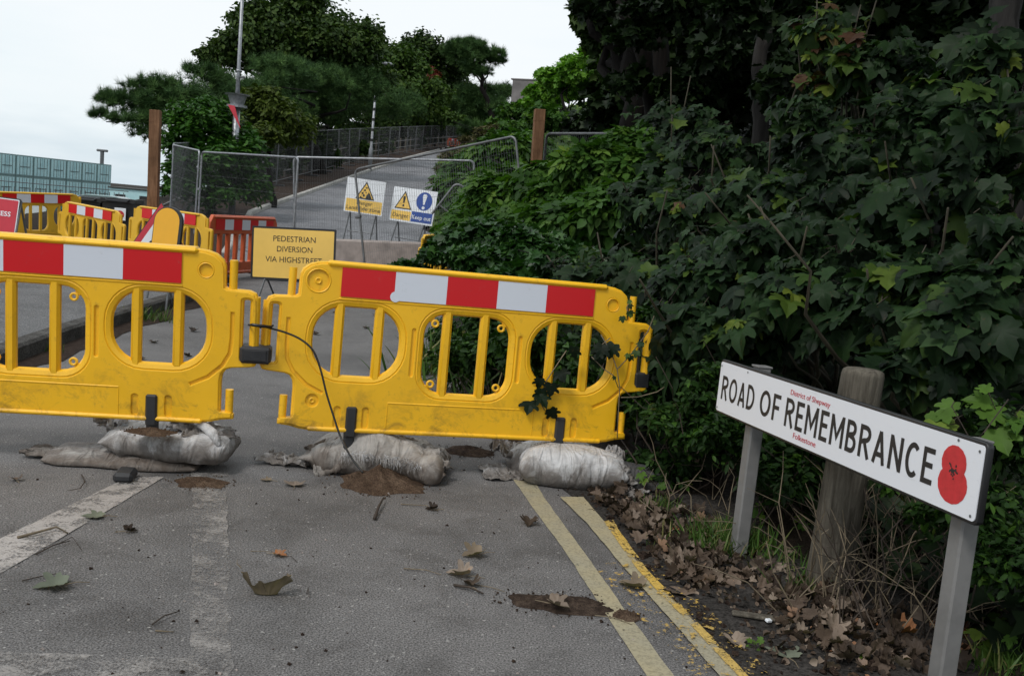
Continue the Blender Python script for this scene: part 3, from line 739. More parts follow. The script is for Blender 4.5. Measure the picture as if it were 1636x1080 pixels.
# ================================================================== STREET NAME SIGN
ROT = (R(-1.12), R(-1.36), R(-76.43)); m3 = Euler(ROT).to_matrix(); PW, PH = 1.663, .215
e = empty('street_name_sign', Vector((1.105, 3.451, .693)) - m3 @ Vector((0, 0, .66)), ROT, 'white street nameplate reading ROAD OF REMEMBRANCE with a red poppy, on two grey posts', 'street sign')
dz = .66
pm = curve_mesh([rrect(-PW / 2 - .006, PW / 2 + .006, -PH / 2 - .008, PH / 2 + .008, .016, 4)], .022, .003, 1); pm.transform(Matrix.Translation((0, .013, dz)))
link('backing_frame', pm, MAT['black'], e)
pm = curve_mesh([rrect(-PW / 2 + .001, PW / 2 - .001, -PH / 2 + .002, PH / 2 - .002, .012, 4)], .003, 0); pm.transform(Matrix.Translation((0, .0005, dz)))
link('nameplate', pm, MAT['plate_white'], e)
X = lambda u: u - PW / 2
Z = lambda u: PH / 2 + u + dz
y_ = -.0018
def word(t, x0, x1, zb, cap, bold, mat, nm='lettering'):
    me = text_mesh(t, cap / .729, X(x0), Z(zb), y_, width=x1 - x0, bold=bold, depth=.0004); link(nm, me, MAT[mat], e)
def arcp(cx, cz, rx, rz, a0, a1, n=9): return [(cx + rx * math.cos(R(a0 + (a1 - a0) * k / n)), cz + rz * math.sin(R(a0 + (a1 - a0) * k / n))) for k in range(n + 1)]
def thick(P, w_, closed=False):
    n = len(P); A = []; B = []
    for i in range(n):
        if closed: p0, p1 = P[i - 1], P[(i + 1) % n]
        else: p0, p1 = P[max(0, i - 1)], P[min(n - 1, i + 1)]
        def nrm(a, b):
            l = math.hypot(b[0] - a[0], b[1] - a[1]); return (-(b[1] - a[1]) / l, (b[0] - a[0]) / l) if l > 1e-9 else None
        n0, n1 = nrm(p0, P[i]), nrm(P[i], p1); n0 = n0 or n1; n1 = n1 or n0
        mxx, mz = n0[0] + n1[0], n0[1] + n1[1]; l = math.hypot(mxx, mz); mxx /= l; mz /= l; k = min(1.8, 1 / max(.3, mxx * n0[0] + mz * n0[1])) * w_ / 2
        A.append((P[i][0] + mxx * k, P[i][1] + mz * k)); B.append((P[i][0] - mxx * k, P[i][1] - mz * k))
    return A, B
ST = .150; h2_ = ST / 2
def glyph(ch):
    t, b, m = 1 - h2_, h2_, .5
    if ch == 'R': w_ = .60; return w_, [[(h2_, 0), (h2_, 1)], [(h2_, t), (.30, t)] + arcp(.30, .75 - .02, .30 - h2_, .27 - h2_ + .0, 90, -90) + [(h2_, .46)], [(.30, .46), (w_ - h2_ + .02, 0)]]
    if ch == 'O': w_ = .74; return w_, ['C'] + [arcp(w_ / 2, .5, w_ / 2 - h2_, .5 - h2_, 0, 360 - 360 / 28, 27)]
    if ch == 'A': w_ = .66; return w_, [[(h2_, 0), (w_ / 2, 1 - .03)], [(w_ / 2, 1 - .03), (w_ - h2_, 0)], [(.14, .28), (w_ - .14, .28)]]
    if ch == 'D': w_ = .66; return w_, [[(h2_, 0), (h2_, 1)], [(h2_, t), (.22, t)] + arcp(.22, .5, w_ - .22 - h2_, .5 - h2_, 90, -90, 14) + [(h2_, b)]]
    if ch == 'F': w_ = .50; return w_, [[(h2_, 0), (h2_, 1)], [(h2_, t), (w_, t)], [(h2_, .50), (w_ - .06, .50)]]
    if ch == 'E': w_ = .50; return w_, [[(h2_, 0), (h2_, 1)], [(h2_, t), (w_, t)], [(h2_, .52), (w_ - .05, .52)], [(h2_, b), (w_, b)]]
    if ch == 'M': w_ = .78; return w_, [[(h2_, 0), (h2_, 1)], [(h2_ + .01, .95), (w_ / 2, .30), (w_ - h2_ - .01, .95)], [(w_ - h2_, 1), (w_ - h2_, 0)]]
    if ch == 'N': w_ = .64; return w_, [[(h2_, 0), (h2_, 1)], [(h2_ + .01, .95), (w_ - h2_ - .01, .05)], [(w_ - h2_, 1), (w_ - h2_, 0)]]
    if ch == 'B': w_ = .58; return w_, [[(h2_, 0), (h2_, 1)], [(h2_, t), (.28, t)] + arcp(.28, .745, .26 - h2_, .255 - h2_ + .0, 90, -90) + [(h2_, .52)], [(h2_, .52), (.30, .52)] + arcp(.30, .28 + .0, .28 - h2_, .27 - h2_ + .02, 90, -90) + [(h2_, b)]]
    if ch == 'C': w_ = .62; return w_, [arcp(w_ / 2 + .03, .5, w_ / 2 - h2_ + .02, .5 - h2_, 48, 312, 20)]
def sword(t, x0, x1, zb, cap):
    gs = [glyph(c_) for c_ in t]; gap = .15; tot = sum(g_[0] for g_ in gs) + gap * (len(t) - 1); k = (x1 - x0) / (tot * cap); x = 0
    for g_ in gs:
        mb = MB(); lvl = 0; strokes = g_[1]; closed = strokes[0] == 'C'
        for P in (strokes[1:] if closed else strokes):
            A, B = thick(P, ST, closed); n = len(A)
            f = lambda q: (X(x0 + (x + q[0]) * cap * k), y_ - .00003 * lvl, Z(zb) + q[1] * cap)
            mb.add([f(q) for q in A] + [f(q) for q in B], [(i, (i + 1) % n, n + (i + 1) % n, n + i) for i in range(n if closed else n - 1)]); lvl += 1
        mb.build('letter', MAT['ink'], e); x += g_[0] + gap
sword('ROAD', .035, .336, -.159, .101); sword('OF', .386, .548, -.160, .102); sword('REMEMBRANCE', .590, 1.466, -.163, .107)
word('District of Shepway', .612, .886, -.041, .020, 0, 'letter_red'); word('Folkestone', .668, .826, -.194, .021, 0, 'letter_red')
pp = MB()
for (cx, cz, rx, rz) in ((1.549, -.075, .052, .050), (1.554, -.135, .062, .055)):
    pts = []
    for k in range(40):
        a = 2 * math.pi * k / 40; j = 1 + .012 * math.sin(k * 2.3) + .008 * rnd.random(); pts.append((X(cx + rx * j * math.cos(a)), y_ - (.0004 if rx < .055 else 0), Z(cz + rz * j * math.sin(a))))
    pp.poly(pts)
pp.build('poppy_emblem', MAT['poppy_red'], e)
pc = MB()
for k in range(46):
    a = rnd.uniform(0, 6.28); r = .020 * abs(rnd.gauss(0, .55)); s = .0035
    cx, cz = X(1.55 + r * math.cos(a)), Z(-.098 + r * math.sin(a)); pc.poly([(cx + s * math.cos(b), y_ - .001 - k * 1e-6, cz + s * math.sin(b)) for b in (0, 1.2, 2.4, 3.6, 4.8)])
pc.build('poppy_centre', MAT['ink'], e)
for u, hz in ((.255, .78), (1.555, .76)):
    pb_ = MB(); pb_.box((X(u), .058, hz / 2 - .14), (.058, .058, hz + .28), bev=.006); pb_.box((X(u), .058, hz + .003), (.064, .064, .008), bev=.002)
    pb_.build('post', MAT['post_grey'], e)
for (u, v) in ((.012, -.02), (1.645, -.02), (.012, -.2), (1.645, -.2), (.255, -.012), (1.555, -.008)):
    q = [(X(u) + .0045 * math.cos(a), y_ - .001, Z(v) + .0045 * math.sin(a)) for a in np.linspace(0, 5.6, 9)]; sc_ = MB(); sc_.poly(q); sc_.build('screw', MAT['galv_dark'], e)

# round timber post behind the nameplate
b0 = gp(1322, 930, .04); t0 = at(1380, 590, 3.62); b0 = Vector((b0.x, b0.y, 0))
e = empty('timber_bollard', b0, label='round weathered timber post standing behind the middle of the street nameplate', cat='post')
mb = MB(); ax = t0 - b0; n = 28; rings = []
for i, (f, r) in enumerate(((-.1, .085), (0, .085), (.3, .082), (.6, .079), (.9, .077), (.975, .076), (.992, .072), (1.0, .062), (1.004, .03))):
    c = ax * f
    for k in range(n):
        a = 2 * math.pi * k / n; rr = r * (1 + .02 * mnoise.noise(Vector((math.cos(a) * 2, math.sin(a) * 2, f * 3)))); rings.append(c + Vector((rr * math.cos(a), rr * math.sin(a), 0)))
mb.add(rings, [(i * n + k, i * n + (k + 1) % n, (i + 1) * n + (k + 1) % n, (i + 1) * n + k) for i in range(8) for k in range(n)] + [tuple(8 * n + k for k in range(n))])
mb.build('shaft', MAT['wood_old'], e, smooth=True)
# square brown posts
def sq_post(px, py, Y, s, zbot, lean, label):
    P = at(px, py, Y); hgt = P.z - zbot
    mb = MB(); mb.box((0, 0, hgt / 2), (s, s, hgt), bev=.006); mb.box((0, 0, hgt * .93), (s + .004, s + .004, .012), bev=.001)
    tag(mb.build('timber_post', MAT['wood'], None, (P.x, P.y, zbot), (0, lean, R(8))), label, 'post', 'tall square brown timber posts')
sq_post(253.5, 177, 14.5, .145, 0, R(-1.0), 'tall square brown timber post left of the mesh fence, against the sky')
sq_post(869, 176, 14.5, .15, .6, R(-1.5), 'tall square brown timber post rising out of the bushes right of the road')

# ================================================================== TEMPORARY SIGNS
def legs(e, w_, z0, z1, y=.03):
    lg = MB()
    for x in (-w_ * .34, w_ * .34):
        lg.tube([(x, y, z1), (x - .05, -.12, z0)], .013, 6); lg.tube([(x, y, z1), (x + .03, .38, z0)], .013, 6)
    lg.tube([(-w_ * .34, y, (z0 + z1) / 2 + .1), (w_ * .34, y, (z0 + z1) / 2 + .1)], .010, 6)
    lg.build('stand', MAT['galv_dark'], e)
def board(name, loc, rot, w_, h_, label, base, edge=None, cat='sign'):
    rot = tuple(R(a) for a in rot); m = Euler(rot).to_matrix(); dz = loc[2] - base
    e = empty(name, Vector(loc) - m @ Vector((0, 0, dz)), rot, label, cat)
    me = curve_mesh([rrect(-w_ / 2, w_ / 2, -h_ / 2, h_ / 2, .012, 3)], .008); me.transform(Matrix.Translation((0, .004, dz)))
    link('panel', me, MAT[edge[0]] if edge else MAT['sign_white'], e); return e, dz
def flat(e, mat, pts, lvl, nm='symbol'):
    mb = MB(); mb.poly([(x, -.0015 * lvl, z) for x, z in pts]); return mb.build(nm, MAT[mat], e)
# pedestrian diversion
e, dz = board('diversion_sign', (-2.773, 12.25, .603), (-3.2, -2.46, -2.7), 1.05, .65, 'yellow board reading PEDESTRIAN DIVERSION VIA HIGHSTREET behind the gap between the large barriers', .02, ('black',))
flat(e, 'sign_yellow', [(x, z + dz) for x, z in rrect(-.50, .50, -.30, .30, .01, 2)], 1, 'face')
for t, z, x0, x1 in (('PEDESTRIAN', .150, -.255, .272), ('DIVERSION', .025, -.205, .235), ('VIA HIGHSTREET', -.105, -.345, .36)):
    me = text_mesh(t, .098, x0, z + dz, -.003, width=x1 - x0); link('lettering', me, MAT['ink'], e)
legs(e, 1.0, .0, dz - .28)
# landslide
k_ = 1.33
def scl(p): return (p[0] * k_, p[1] * k_, H + (p[2] - H) * k_)
e, dz = board('landslide_warning_sign', scl((-2.342, 14.729, 1.394)), (-1.97, 3.0, -12.3), .80, .665, 'white and yellow board reading Danger Landslide zone behind the mesh fence', .12)
flat(e, 'sign_yellow', [(x, z + dz) for x, z in rrect(-.37, .38, -.315, -.07, .004, 2)], 1, 'yellow_band')
def tri(e, cx, cz, w_, h_, dz):
    flat(e, 'black', [(cx - w_ / 2, cz + dz), (cx + w_ / 2, cz + dz), (cx, cz + h_ + dz)], 1, 'triangle_border')
    flat(e, 'sign_yellow', [(cx - w_ * .41, cz + h_ * .06 + dz), (cx + w_ * .41, cz + h_ * .06 + dz), (cx, cz + h_ * .87 + dz)], 2, 'triangle_face')
tri(e, .01, -.055, .40, .35, dz)
flat(e, 'black', [(x, z + dz) for x, z in ((.01, -.055), (.165, -.055), (.085, .09), (.06, .06), (.04, .03))], 3, 'slope_symbol')
for cx, cz, r in ((-.01, .12, .022), (.025, .17, .018), (-.05, .06, .022), (-.02, .02, .026), (-.08, -.02, .020), (.02, .08, .016), (-.05, -.03, .014)):
    flat(e, 'black', [(x, z + dz) for x, z in circle(cx, cz, r, 6)], 3, 'rock_symbol')
for t, x0, x1, z in (('Danger', -.14, .18, -.165), ('Landslide zone', -.345, .36, -.275)):
    link('lettering', text_mesh(t, .108, x0, z + dz, -.004, width=x1 - x0), MAT['ink'], e)
legs(e, .8, 0, dz - .3)
# keep out
e, dz = board('keep_out_sign', scl((-1.616, 14.662, 1.321)), (-6.53, 2.58, -25.9), 1.0, .665, 'white board reading Danger and Keep out with a blue circle, behind the mesh fence', .12)
flat(e, 'sign_yellow', [(x, z + dz) for x, z in rrect(-.47, -.015, -.30, -.12, .004, 2)], 1, 'yellow_band')
flat(e, 'sign_blue', [(x, z + dz) for x, z in rrect(.0, .47, -.30, -.10, .004, 2)], 1, 'blue_band')
tri(e, -.22, -.085, .40, .36, dz)
flat(e, 'black', [(x, z + dz) for x, z in ((-.235, .03), (-.205, .03), (-.192, .15), (-.205, .17), (-.235, .17), (-.248, .15))], 3, 'exclamation_symbol')
flat(e, 'black', [(x, z + dz) for x, z in circle(-.22, -.015, .024, 10)], 3, 'exclamation_symbol')
flat(e, 'sign_blue', [(x, z + dz) for x, z in circle(.235, .115, .180, 28)], 1, 'blue_disc')
flat(e, 'sign_white', [(x, z + dz) for x, z in ((.22, .05), (.25, .05), (.285, .22), (.265, .255), (.205, .255), (.185, .22))], 2, 'exclamation_symbol')
flat(e, 'sign_white', [(x, z + dz) for x, z in circle(.235, -.01, .032, 12)], 2, 'exclamation_symbol')
link('lettering', text_mesh('Danger', .11, -.43, -.245 + dz, -.004, width=.37), MAT['ink'], e)
link('lettering', text_mesh('Keep out', .115, .02, -.245 + dz, -.004, width=.43, bold=.001), MAT['sign_white'], e)
legs(e, .9, 0, dz - .3)
# red access sign at the left edge
P = at(-42, 341, 11.2)
e, dz = board('access_sign', (P.x, P.y, P.z), (-8, 2, -4), 1.05, .45, 'red board ending in CESS at the left edge of the photo', .05, ('black',))
flat(e, 'sign_white', [(x, z + dz) for x, z in rrect(-.51, .51, -.212, .212, .01, 2)], 1, 'white_margin'); flat(e, 'sign_red', [(x, z + dz) for x, z in rrect(-.50, .50, -.202, .202, .01, 2)], 2, 'face')
link('lettering', text_mesh('ACCESS', .075, .13, .015 + dz, -.005, width=.30, bold=.001), MAT['sign_white'], e)
lg = MB(); lg.tube([(.52, .02, dz + .2), (.56, -.1, 0)], .012, 6); lg.tube([(-.52, .02, dz + .2), (-.56, -.1, 0)], .012, 6); lg.tube([(.50, .03, dz + .2), (.62, .4, 0)], .012, 6); lg.tube([(-.52, .02, dz + .2), (.52, .02, dz + .2)], .012, 6); lg.build('stand', MAT['galv_dark'], e)
# arched amber plate + triangular loose-stones sign
P = at(258, 362, 10.4); dz = P.z
e = empty('arched_sign', (P.x, P.y, 0), (R(-6), R(1), R(-10)), 'amber arched plate with a thick black rim in front of the far barriers', 'sign')
def arch(w_, h_): return [(-w_ / 2, -h_ / 2), (w_ / 2, -h_ / 2)] + [(w_ / 2 * math.cos(a), h_ / 2 - w_ / 2 + w_ / 2 * math.sin(a)) for a in np.linspace(0, math.pi, 16)]
me = curve_mesh([arch(.33, .44)], .035, .006, 1); me.transform(Matrix.Translation((0, .018, dz))); link('rim', me, MAT['black'], e)
flat(e, 'sign_amber', [(x * 1 - .012, z + dz) for x, z in arch(.285, .40)], 1, 'face')
lg = MB(); lg.tube([(-.1, .02, dz - .2), (-.12, -.05, 0)], .012, 6); lg.tube([(.1, .02, dz - .2), (.12, -.05, 0)], .012, 6); lg.tube([(0, .02, dz - .2), (0, .3, 0)], .012, 6); lg.tube([(-.1, .02, dz - .2), (.1, .02, dz - .2)], .012, 6); lg.build('stand', MAT['galv_dark'], e)
P = at(240, 388, 10.8)
e = empty('triangular_warning_sign', (P.x, P.y, 0), (R(-6), R(0), R(6)), 'red bordered triangular sign with black stones, half behind the amber arched plate', 'sign')
dz = P.z; T3 = lambda s, o=0: [(-.36 * s, dz - .03 + o), (.36 * s, dz - .03 + o), (.0, dz + .62 * s - .03 + o)]
tf = lambda P_: [(x + .07, z - .15) for x, z in P_]
me = curve_mesh([tf(T3(1.04, -.01))], .01); me.transform(Matrix.Translation((0, .006, 0))); link('panel', me, MAT['black'], e)
flat(e, 'sign_red', tf(T3(1.0)), 1, 'red_border'); flat(e, 'sign_white', tf(T3(.72, .055)), 2, 'face')
for i, (cx, cz, r) in enumerate([(-.03, .18, .03), (-.075, .10, .026), (-.13, .055, .022), (-.02, .07, .035), (-.04, .25, .018), (.0, .31, .02), (-.19, -.005, .02), (-.1, -.01, .02), (.03, .12, .03), (-.055, .16, .012), (.02, .24, .025)]):
    flat(e, 'black', tf([(x, z + dz) for x, z in circle(cx, cz + .05, r, 6)]), 3, 'stone_symbol')
lg = MB(); lg.tube([(-.2, .02, dz - .18), (-.25, -.05, 0)], .012, 6); lg.tube([(.3, .02, dz - .18), (.34, -.05, 0)], .012, 6); lg.tube([(-.2, .02, dz - .18), (.3, .02, dz - .18)], .012, 6); lg.build('stand', MAT['galv_dark'], e)

# ================================================================== CONCRETE BLOCK
A = at(430, 378, 17.6); B = at(690, 388, 16.8); yaw = math.atan2(B.y - A.y, B.x - A.x); Lb = (B - A).length; Cc = (A + B) / 2; hb = Cc.z
mb = MB(); m = Euler((0, -math.atan2(B.z - A.z, Lb), yaw)).to_matrix()
prof = [(-.30, -.1), (-.30, hb - .03), (-.27, hb), (.27, hb), (.30, hb - .03), (.30, -.1)]
V = []; nn = 14
for i in range(nn + 1):
    for (y, z) in prof: V.append((-Lb / 2 + Lb * i / nn, y + .006 * fbm(i * .7, z * 3, 5), z + (.008 * fbm(i * .9, y * 4, 1) if z > 0 else 0)))
mb.add(V, [(i * 6 + k, (i + 1) * 6 + k, (i + 1) * 6 + k + 1, i * 6 + k + 1) for i in range(nn) for k in range(5)] + [tuple(range(6)), tuple(nn * 6 + k for k in range(6))[::-1]])
tag(mb.build('concrete_block', MAT['concrete'], None, (Cc.x, Cc.y, 0), (0, -math.atan2(B.z - A.z, Lb), yaw)), 'long pinkish grey concrete block across the road below the danger boards', 'concrete block')

# ================================================================== MESH FENCES
def panel_meshes(Lp, hp=2.0, detail=True):
    r = .019
    fr = MB(); c = .09
    pts = [(0, 0, 0), (0, 0, hp - c)] + [(c - c * math.cos(a), 0, hp - c + c * math.sin(a)) for a in np.linspace(.2, 1.37, 5)] + [(c, 0, hp), (Lp - c, 0, hp)] + [(Lp - c + c * math.sin(a), 0, hp - c + c * math.cos(a)) for a in np.linspace(.2, 1.37, 5)] + [(Lp, 0, hp - c), (Lp, 0, 0)]
    fr.tube(pts, r, 8); fr.tube([(0, 0, .18), (Lp, 0, .18)], .014, 6)
    ms = MB(); ww = .0014 if detail else .0022
    sp = .042 if detail else .10
    k = int(Lp / sp)
    for i in range(1, k):
        x = Lp * i / k; ms.add([(x - ww, 0, .18), (x + ww, 0, .18), (x, ww * 1.6, .18), (x - ww, 0, hp), (x + ww, 0, hp), (x, ww * 1.6, hp)], [(0, 1, 4, 3), (1, 2, 5, 4), (2, 0, 3, 5)])
    for i in range(1, 8):
        z = .18 + (hp - .18) * i / 8; z += .012 * math.sin(i * 4); ms.add([(0, -.003, z - ww), (0, -.003, z + ww), (0, -.006, z), (Lp, -.003, z - ww), (Lp, -.003, z + ww), (Lp, -.006, z)], [(0, 1, 4, 3), (1, 2, 5, 4), (2, 0, 3, 5)])
    ft = MB(); ft.box((0, 0, -.02), (.22, .62, .13), bev=.02)
    cp = MB(); cp.box((-.03, 0, hp * .62), (.10, .055, .045), bev=.006)
    return fr.mesh('fence_frame'), ms.mesh('fence_wire'), ft.mesh('fence_foot'), cp.mesh('fence_coupler')
def mesh_panel(A, B, label, meshes=None, detail=True, group=None, hp=2.0, lean=0, dark=False):
    A = Vector(A); B = Vector(B); Lp = math.hypot(B.x - A.x, B.y - A.y)
    yaw = math.atan2(B.y - A.y, B.x - A.x); pit = -math.atan2(B.z - A.z, Lp); Lp = (B - A).length
    e = empty('mesh_fence_panel', A, (lean, pit, yaw), label, 'fence panel', group)
    ms = meshes or panel_meshes(Lp, hp, detail); g_ = MAT['galv_dark' if dark else 'galv']
    for nme, me, mt in (('frame', ms[0], g_), ('wire_mesh', ms[1], MAT['galv_dark']), ('foot_block', ms[2], MAT['black_rubber']), ('coupler', ms[3], g_)):
        o = bpy.data.objects.new(nme, me); col.objects.link(o); o.parent = e
        if not me.materials: me.materials.append(mt)
    return e
def topA(px, py, Y, h=2.0):
    p = at(px, py, Y); return Vector((p.x, p.y, p.z - h))
GF = 'front run of mesh fence panels closing the road'
mesh_panel(topA(482, 252, 18.5), topA(770, 258, 18.7), 'mesh fence panel right across the middle of the road in front of the danger boards', group=GF)
mesh_panel(topA(322, 243, 20.6), topA(476, 252, 18.2), 'mesh fence panel directly left of the one in front of the danger boards', group=GF)
mesh_panel(topA(276.5, 232, 23.6), topA(317, 241, 20.7), 'short looking angled mesh panel at the left corner of the fence, nearest the brown post', group=GF)
mesh_panel(topA(279, 230, 23.8), topA(338, 227, 28.5), 'mesh fence panel behind the left corner, in front of the privet bush', group=GF)
mesh_panel(topA(602, 268, 15.9), topA(866, 213, 14.7), 'leaning mesh fence panel whose top rail slopes up towards the right-hand brown post', group=GF, lean=R(-2), dark=True)
mesh_panel(topA(872, 214, 14.7), topA(975, 214, 13.6), 'mesh fence panel right of the right-hand brown post, sunk in the bushes', group=GF, dark=True)
# fallen panel, one rounded corner showing above the ivy
fp = mesh_panel(Vector((0, 0, 0)), Vector((1.1, 0, 0)), 'fallen mesh panel with one bent corner poking above the ivy', group=GF, hp=.62, dark=True)
[bpy.data.objects.remove(c_) for c_ in list(fp.children) if c_.name.startswith(('coupler', 'foot_block'))]
fp.rotation_euler = (R(-6), R(33), R(-4)); fp.location = at(690, 342, 15.5)
run = [Vector(p) for p in ((-9.1, 28.5), (-9.6, 37), (-9.8, 46), (-10.1, 64), (-8.9, 85), (-6.1, 110), (-2.5, 118))]
dd = [0]
for a, b in zip(run, run[1:]): dd.append(dd[-1] + (b - a).length)
fx = lambda s: Vector((float(np.interp(s, dd, [p.x for p in run])), float(np.interp(s, dd, [p.y for p in run])), 0))
pmesh = panel_meshes(3.42, 2.0, False); s = 0; k = 0
while s + 3.5 < dd[-1]:
    a, b = fx(s), fx(s + 3.44); a.z = zr(a.y) + .13; b.z = zr(b.y) + .13
    mesh_panel(a, b, 'grey mesh fence panel in the long row along the pavement going uphill', pmesh, group='mesh fence panels along the pavement uphill', dark=True, lean=R(rnd.uniform(-2, 2)))
    s += 3.5; k += 1
# timber post-and-rail fence behind the mesh
def rail_run(P, label, st=1.8, hp=1.15):
    e = empty('post_and_rail_fence', P[0], label=label, cat='fence'); o0 = Vector(P[0])
    D_ = [0]
    for a, b in zip(P, P[1:]): D_.append(D_[-1] + (b - a).length)
    f = lambda s: Vector([float(np.interp(s, D_, [p[i] for p in P])) for i in range(3)]) - o0
    n_ = int(D_[-1] / st)
    for i in range(n_ + 1):
        q = f(i * st); mb = MB(); mb.box(q + Vector((0, 0, hp / 2 - .1)), (.10, .10, hp + .2), bev=.01); mb.build('post', MAT['galv_dark'] if False else MAT['wood_old'], e)
    for z in (.45, .95):
        mb = MB(); mb.tube([f(i * st) + Vector((.07, 0, z)) for i in range(n_ + 1)], .035, 6); mb.build('rail', MAT['post_grey'], e)
rail_run([Vector((-9.2, 24.8, .2)), Vector((-9.7, 28.5, .6)), Vector((-10.4, 37, 1.33)), Vector((-10.6, 46, 2.1)), Vector((-10.9, 64, 3.85)), Vector((-9.9, 85, 5.9)), Vector((-7.5, 108, 8.2))], 'grey post and rail fence behind the mesh panels, following the pavement uphill', 2.4)

# ================================================================== LAMP POSTS
P = at(425, 392, 27.5); b0 = Vector((P.x, P.y, zr(27.5)))
b0 = at(425.0, 150, 27.5); base = at(380, 150, 27.5)
px = at(381, 150, 26.3); e = empty('tall_mast', (px.x, px.y, .2), (0, R(-.4), 0), 'tall pale steel mast with a ringed collar above the privet bush, top out of frame', 'mast')
mb = MB(); mb.tube([(0, 0, 0), (0, 0, px.z - .2)], .09, 12); mb.build('base_column', MAT['galv'], e, smooth=True)
mb = MB(); h0 = px.z - .2; mb.tube([(0, 0, h0 - .02), (0, 0, h0 + .55), (0, 0, h0 + 3.2)], [.060, .045, .040], 10); mb.tube([(0, 0, h0 + .55), (0, 0, h0 + .60)], .065, 10); mb.build('pole', MAT['galv'], e, smooth=True)
mb = MB(); mb.tube([(0, 0, h0 - .05), (0, 0, h0 - .02), (0, 0, h0)], [.30, .32, .1], 18); mb.tube([(0, 0, h0 - .30), (0, 0, h0 - .05)], [.17, .24], 16); mb.tube([(0, 0, h0 - .36), (0, 0, h0 - .30)], [.26, .26], 16); mb.build('collar', MAT['galv'], e)
mb = MB(); mb.box((.12, -.03, h0 + 2.75), (.22, .08, .10), bev=.02); mb.box((.02, 0, h0 + 2.6), (.12, .1, .2), bev=.02); mb.box((.10, -.02, h0 + .42), (.16, .05, .05), bev=.01); mb.build('bracket', MAT['galv_dark'], e)
mb = MB(); mb.poly([(-.16, -.27, h0 - .32), (.02, -.27, h0 - .34), (.20, -.28, h0 - .9)]); mb.poly([(-.16, -.25, h0 - .32), (.20, -.26, h0 - .9), (.02, -.25, h0 - .34)]); mb.build('red_pennant', MAT['sign_red'], e)
P = at(603, 102, 55); zb = at(591, 262, 55)
e = empty('street_lamp', (zb.x, zb.y, zr(55)), (0, R(.3), 0), 'thin banded lamp post beside the fence halfway up the hill', 'street lamp')
hh = P.z - zr(55); mb = MB(); mb.tube([(0, 0, 0), (0, 0, 1.2), (0, 0, 1.3), (0, 0, hh)], [.11, .11, .07, .05], 10); mb.build('pole', MAT['galv'], e, smooth=True)
mb = MB()
for i in range(7): mb.tube([(0, 0, 1.6 + i * .55), (0, 0, 1.75 + i * .55)], .074, 10)
mb.build('dark_band', MAT['black'], e)
mb = MB(); mb.tube([(0, 0, hh - .05), (.3, -.1, hh + .02)], .035, 8); mb.box((.5, -.15, hh + .02), (.6, .26, .13), bev=.04); mb.build('lantern', MAT['galv'], e)
P = at(724, 205, 108)

# ================================================================== HARBOUR SIDE: CONTAINERS, SHED, CARS
def m_container():
    m, t, b, o = newmat('container_steel'); tc = N(t, 'ShaderNodeTexCoord'); v = tc.outputs['Object']
    wv = N(t, 'ShaderNodeTexWave'); wv.inputs['Scale'].default_value = 3.4; wv.bands_direction = 'X'; t.links.new(v, wv.inputs[0])
    n = noise_node(t, .9, 6, .7, v); r = ramp(t, n.outputs[0], [(.3, (.42, .68, .72)), (.55, (.52, .78, .80)), (.75, (.58, .76, .74))])
    mp = N(t, 'ShaderNodeMapping'); mp.inputs['Scale'].default_value = (3, 3, .25); t.links.new(v, mp.inputs[0]); n2 = noise_node(t, 2, 6, .7, mp.outputs[0]); r2 = ramp(t, n2.outputs[0], [(.62, gray(0)), (.75, gray(.6))])
    t.links.new(mixc(t, r2.outputs[0], r.outputs[0], (.16, .12, .09)), b.inputs['Base Color']); b.inputs['Roughness'].default_value = .55
    bump(t, b, wv.outputs[0], .3, .02); return m
MAT['container'] = m_container()
MAT['container_frame'] = mat_simple('container_frame_paint', (.22, .34, .34), .6)
MAT['seam'] = mat_simple('dark_seam', (.06, .065, .06), .7)
A = at(-34, 240, 119.0); B = at(178.5, 263.5, 140)
dv = (B - A); dv.z = 0; yaw = math.atan2(dv.y, dv.x); nC = 8; step = dv.length / nC
def container(loc, label, proto=None):
    if proto is None:
        e = empty('shipping_container', loc, (0, 0, yaw), label, 'container', 'pale turquoise shipping containers stacked two high')
        w_, l_, h_ = step * .965, 6.06, 2.59
        mb = MB(); mb.box((0, l_ / 2, h_ / 2), (w_ - .1, l_ - .1, h_ - .1)); mb.build('body', MAT['container'], e)
        mb = MB()
        for x in (-w_ / 2 + .06, w_ / 2 - .06):
            for y in (.06, l_ - .06): mb.box((x, y, h_ / 2), (.14, .14, h_ - .26), bev=.01)
        for z in (.08, h_ - .08):
            for y in (.06, l_ - .06): mb.box((0, y, z), (w_, .15, .15), bev=.01)
            for x in (-w_ / 2 + .06, w_ / 2 - .06): mb.box((x, l_ / 2, z), (.13, l_ - .3, .15), bev=.01)
        mb.build('corner_frame', MAT['container_frame'], e)
        for s in (-1, 1):
            mb = MB(); mb.box((s * w_ * .235, -.0, h_ / 2), (w_ * .44, .06, h_ - .34), bev=.01); mb.build('door', MAT['container'], e)
        mb = MB()
        for x in (-.75, -.28, .28, .75): mb.tube([(x * w_ / 2.44, -.06, .2), (x * w_ / 2.44, -.06, h_ - .2)], .022, 5)
        mb.box((0, -.06, h_ * .45), (w_ * .55, .03, .07)); mb.build('lock_bar', MAT['seam'], e)
    else:
        e = copy_tree(proto); e['label'] = label
    e.location = loc; return e
u = dv.normalized(); pc_ = None; zt = A.z
names = ['cut off by the left edge', 'second', 'third', 'fourth', 'fifth', 'sixth', 'seventh', 'last, at the right-hand end']
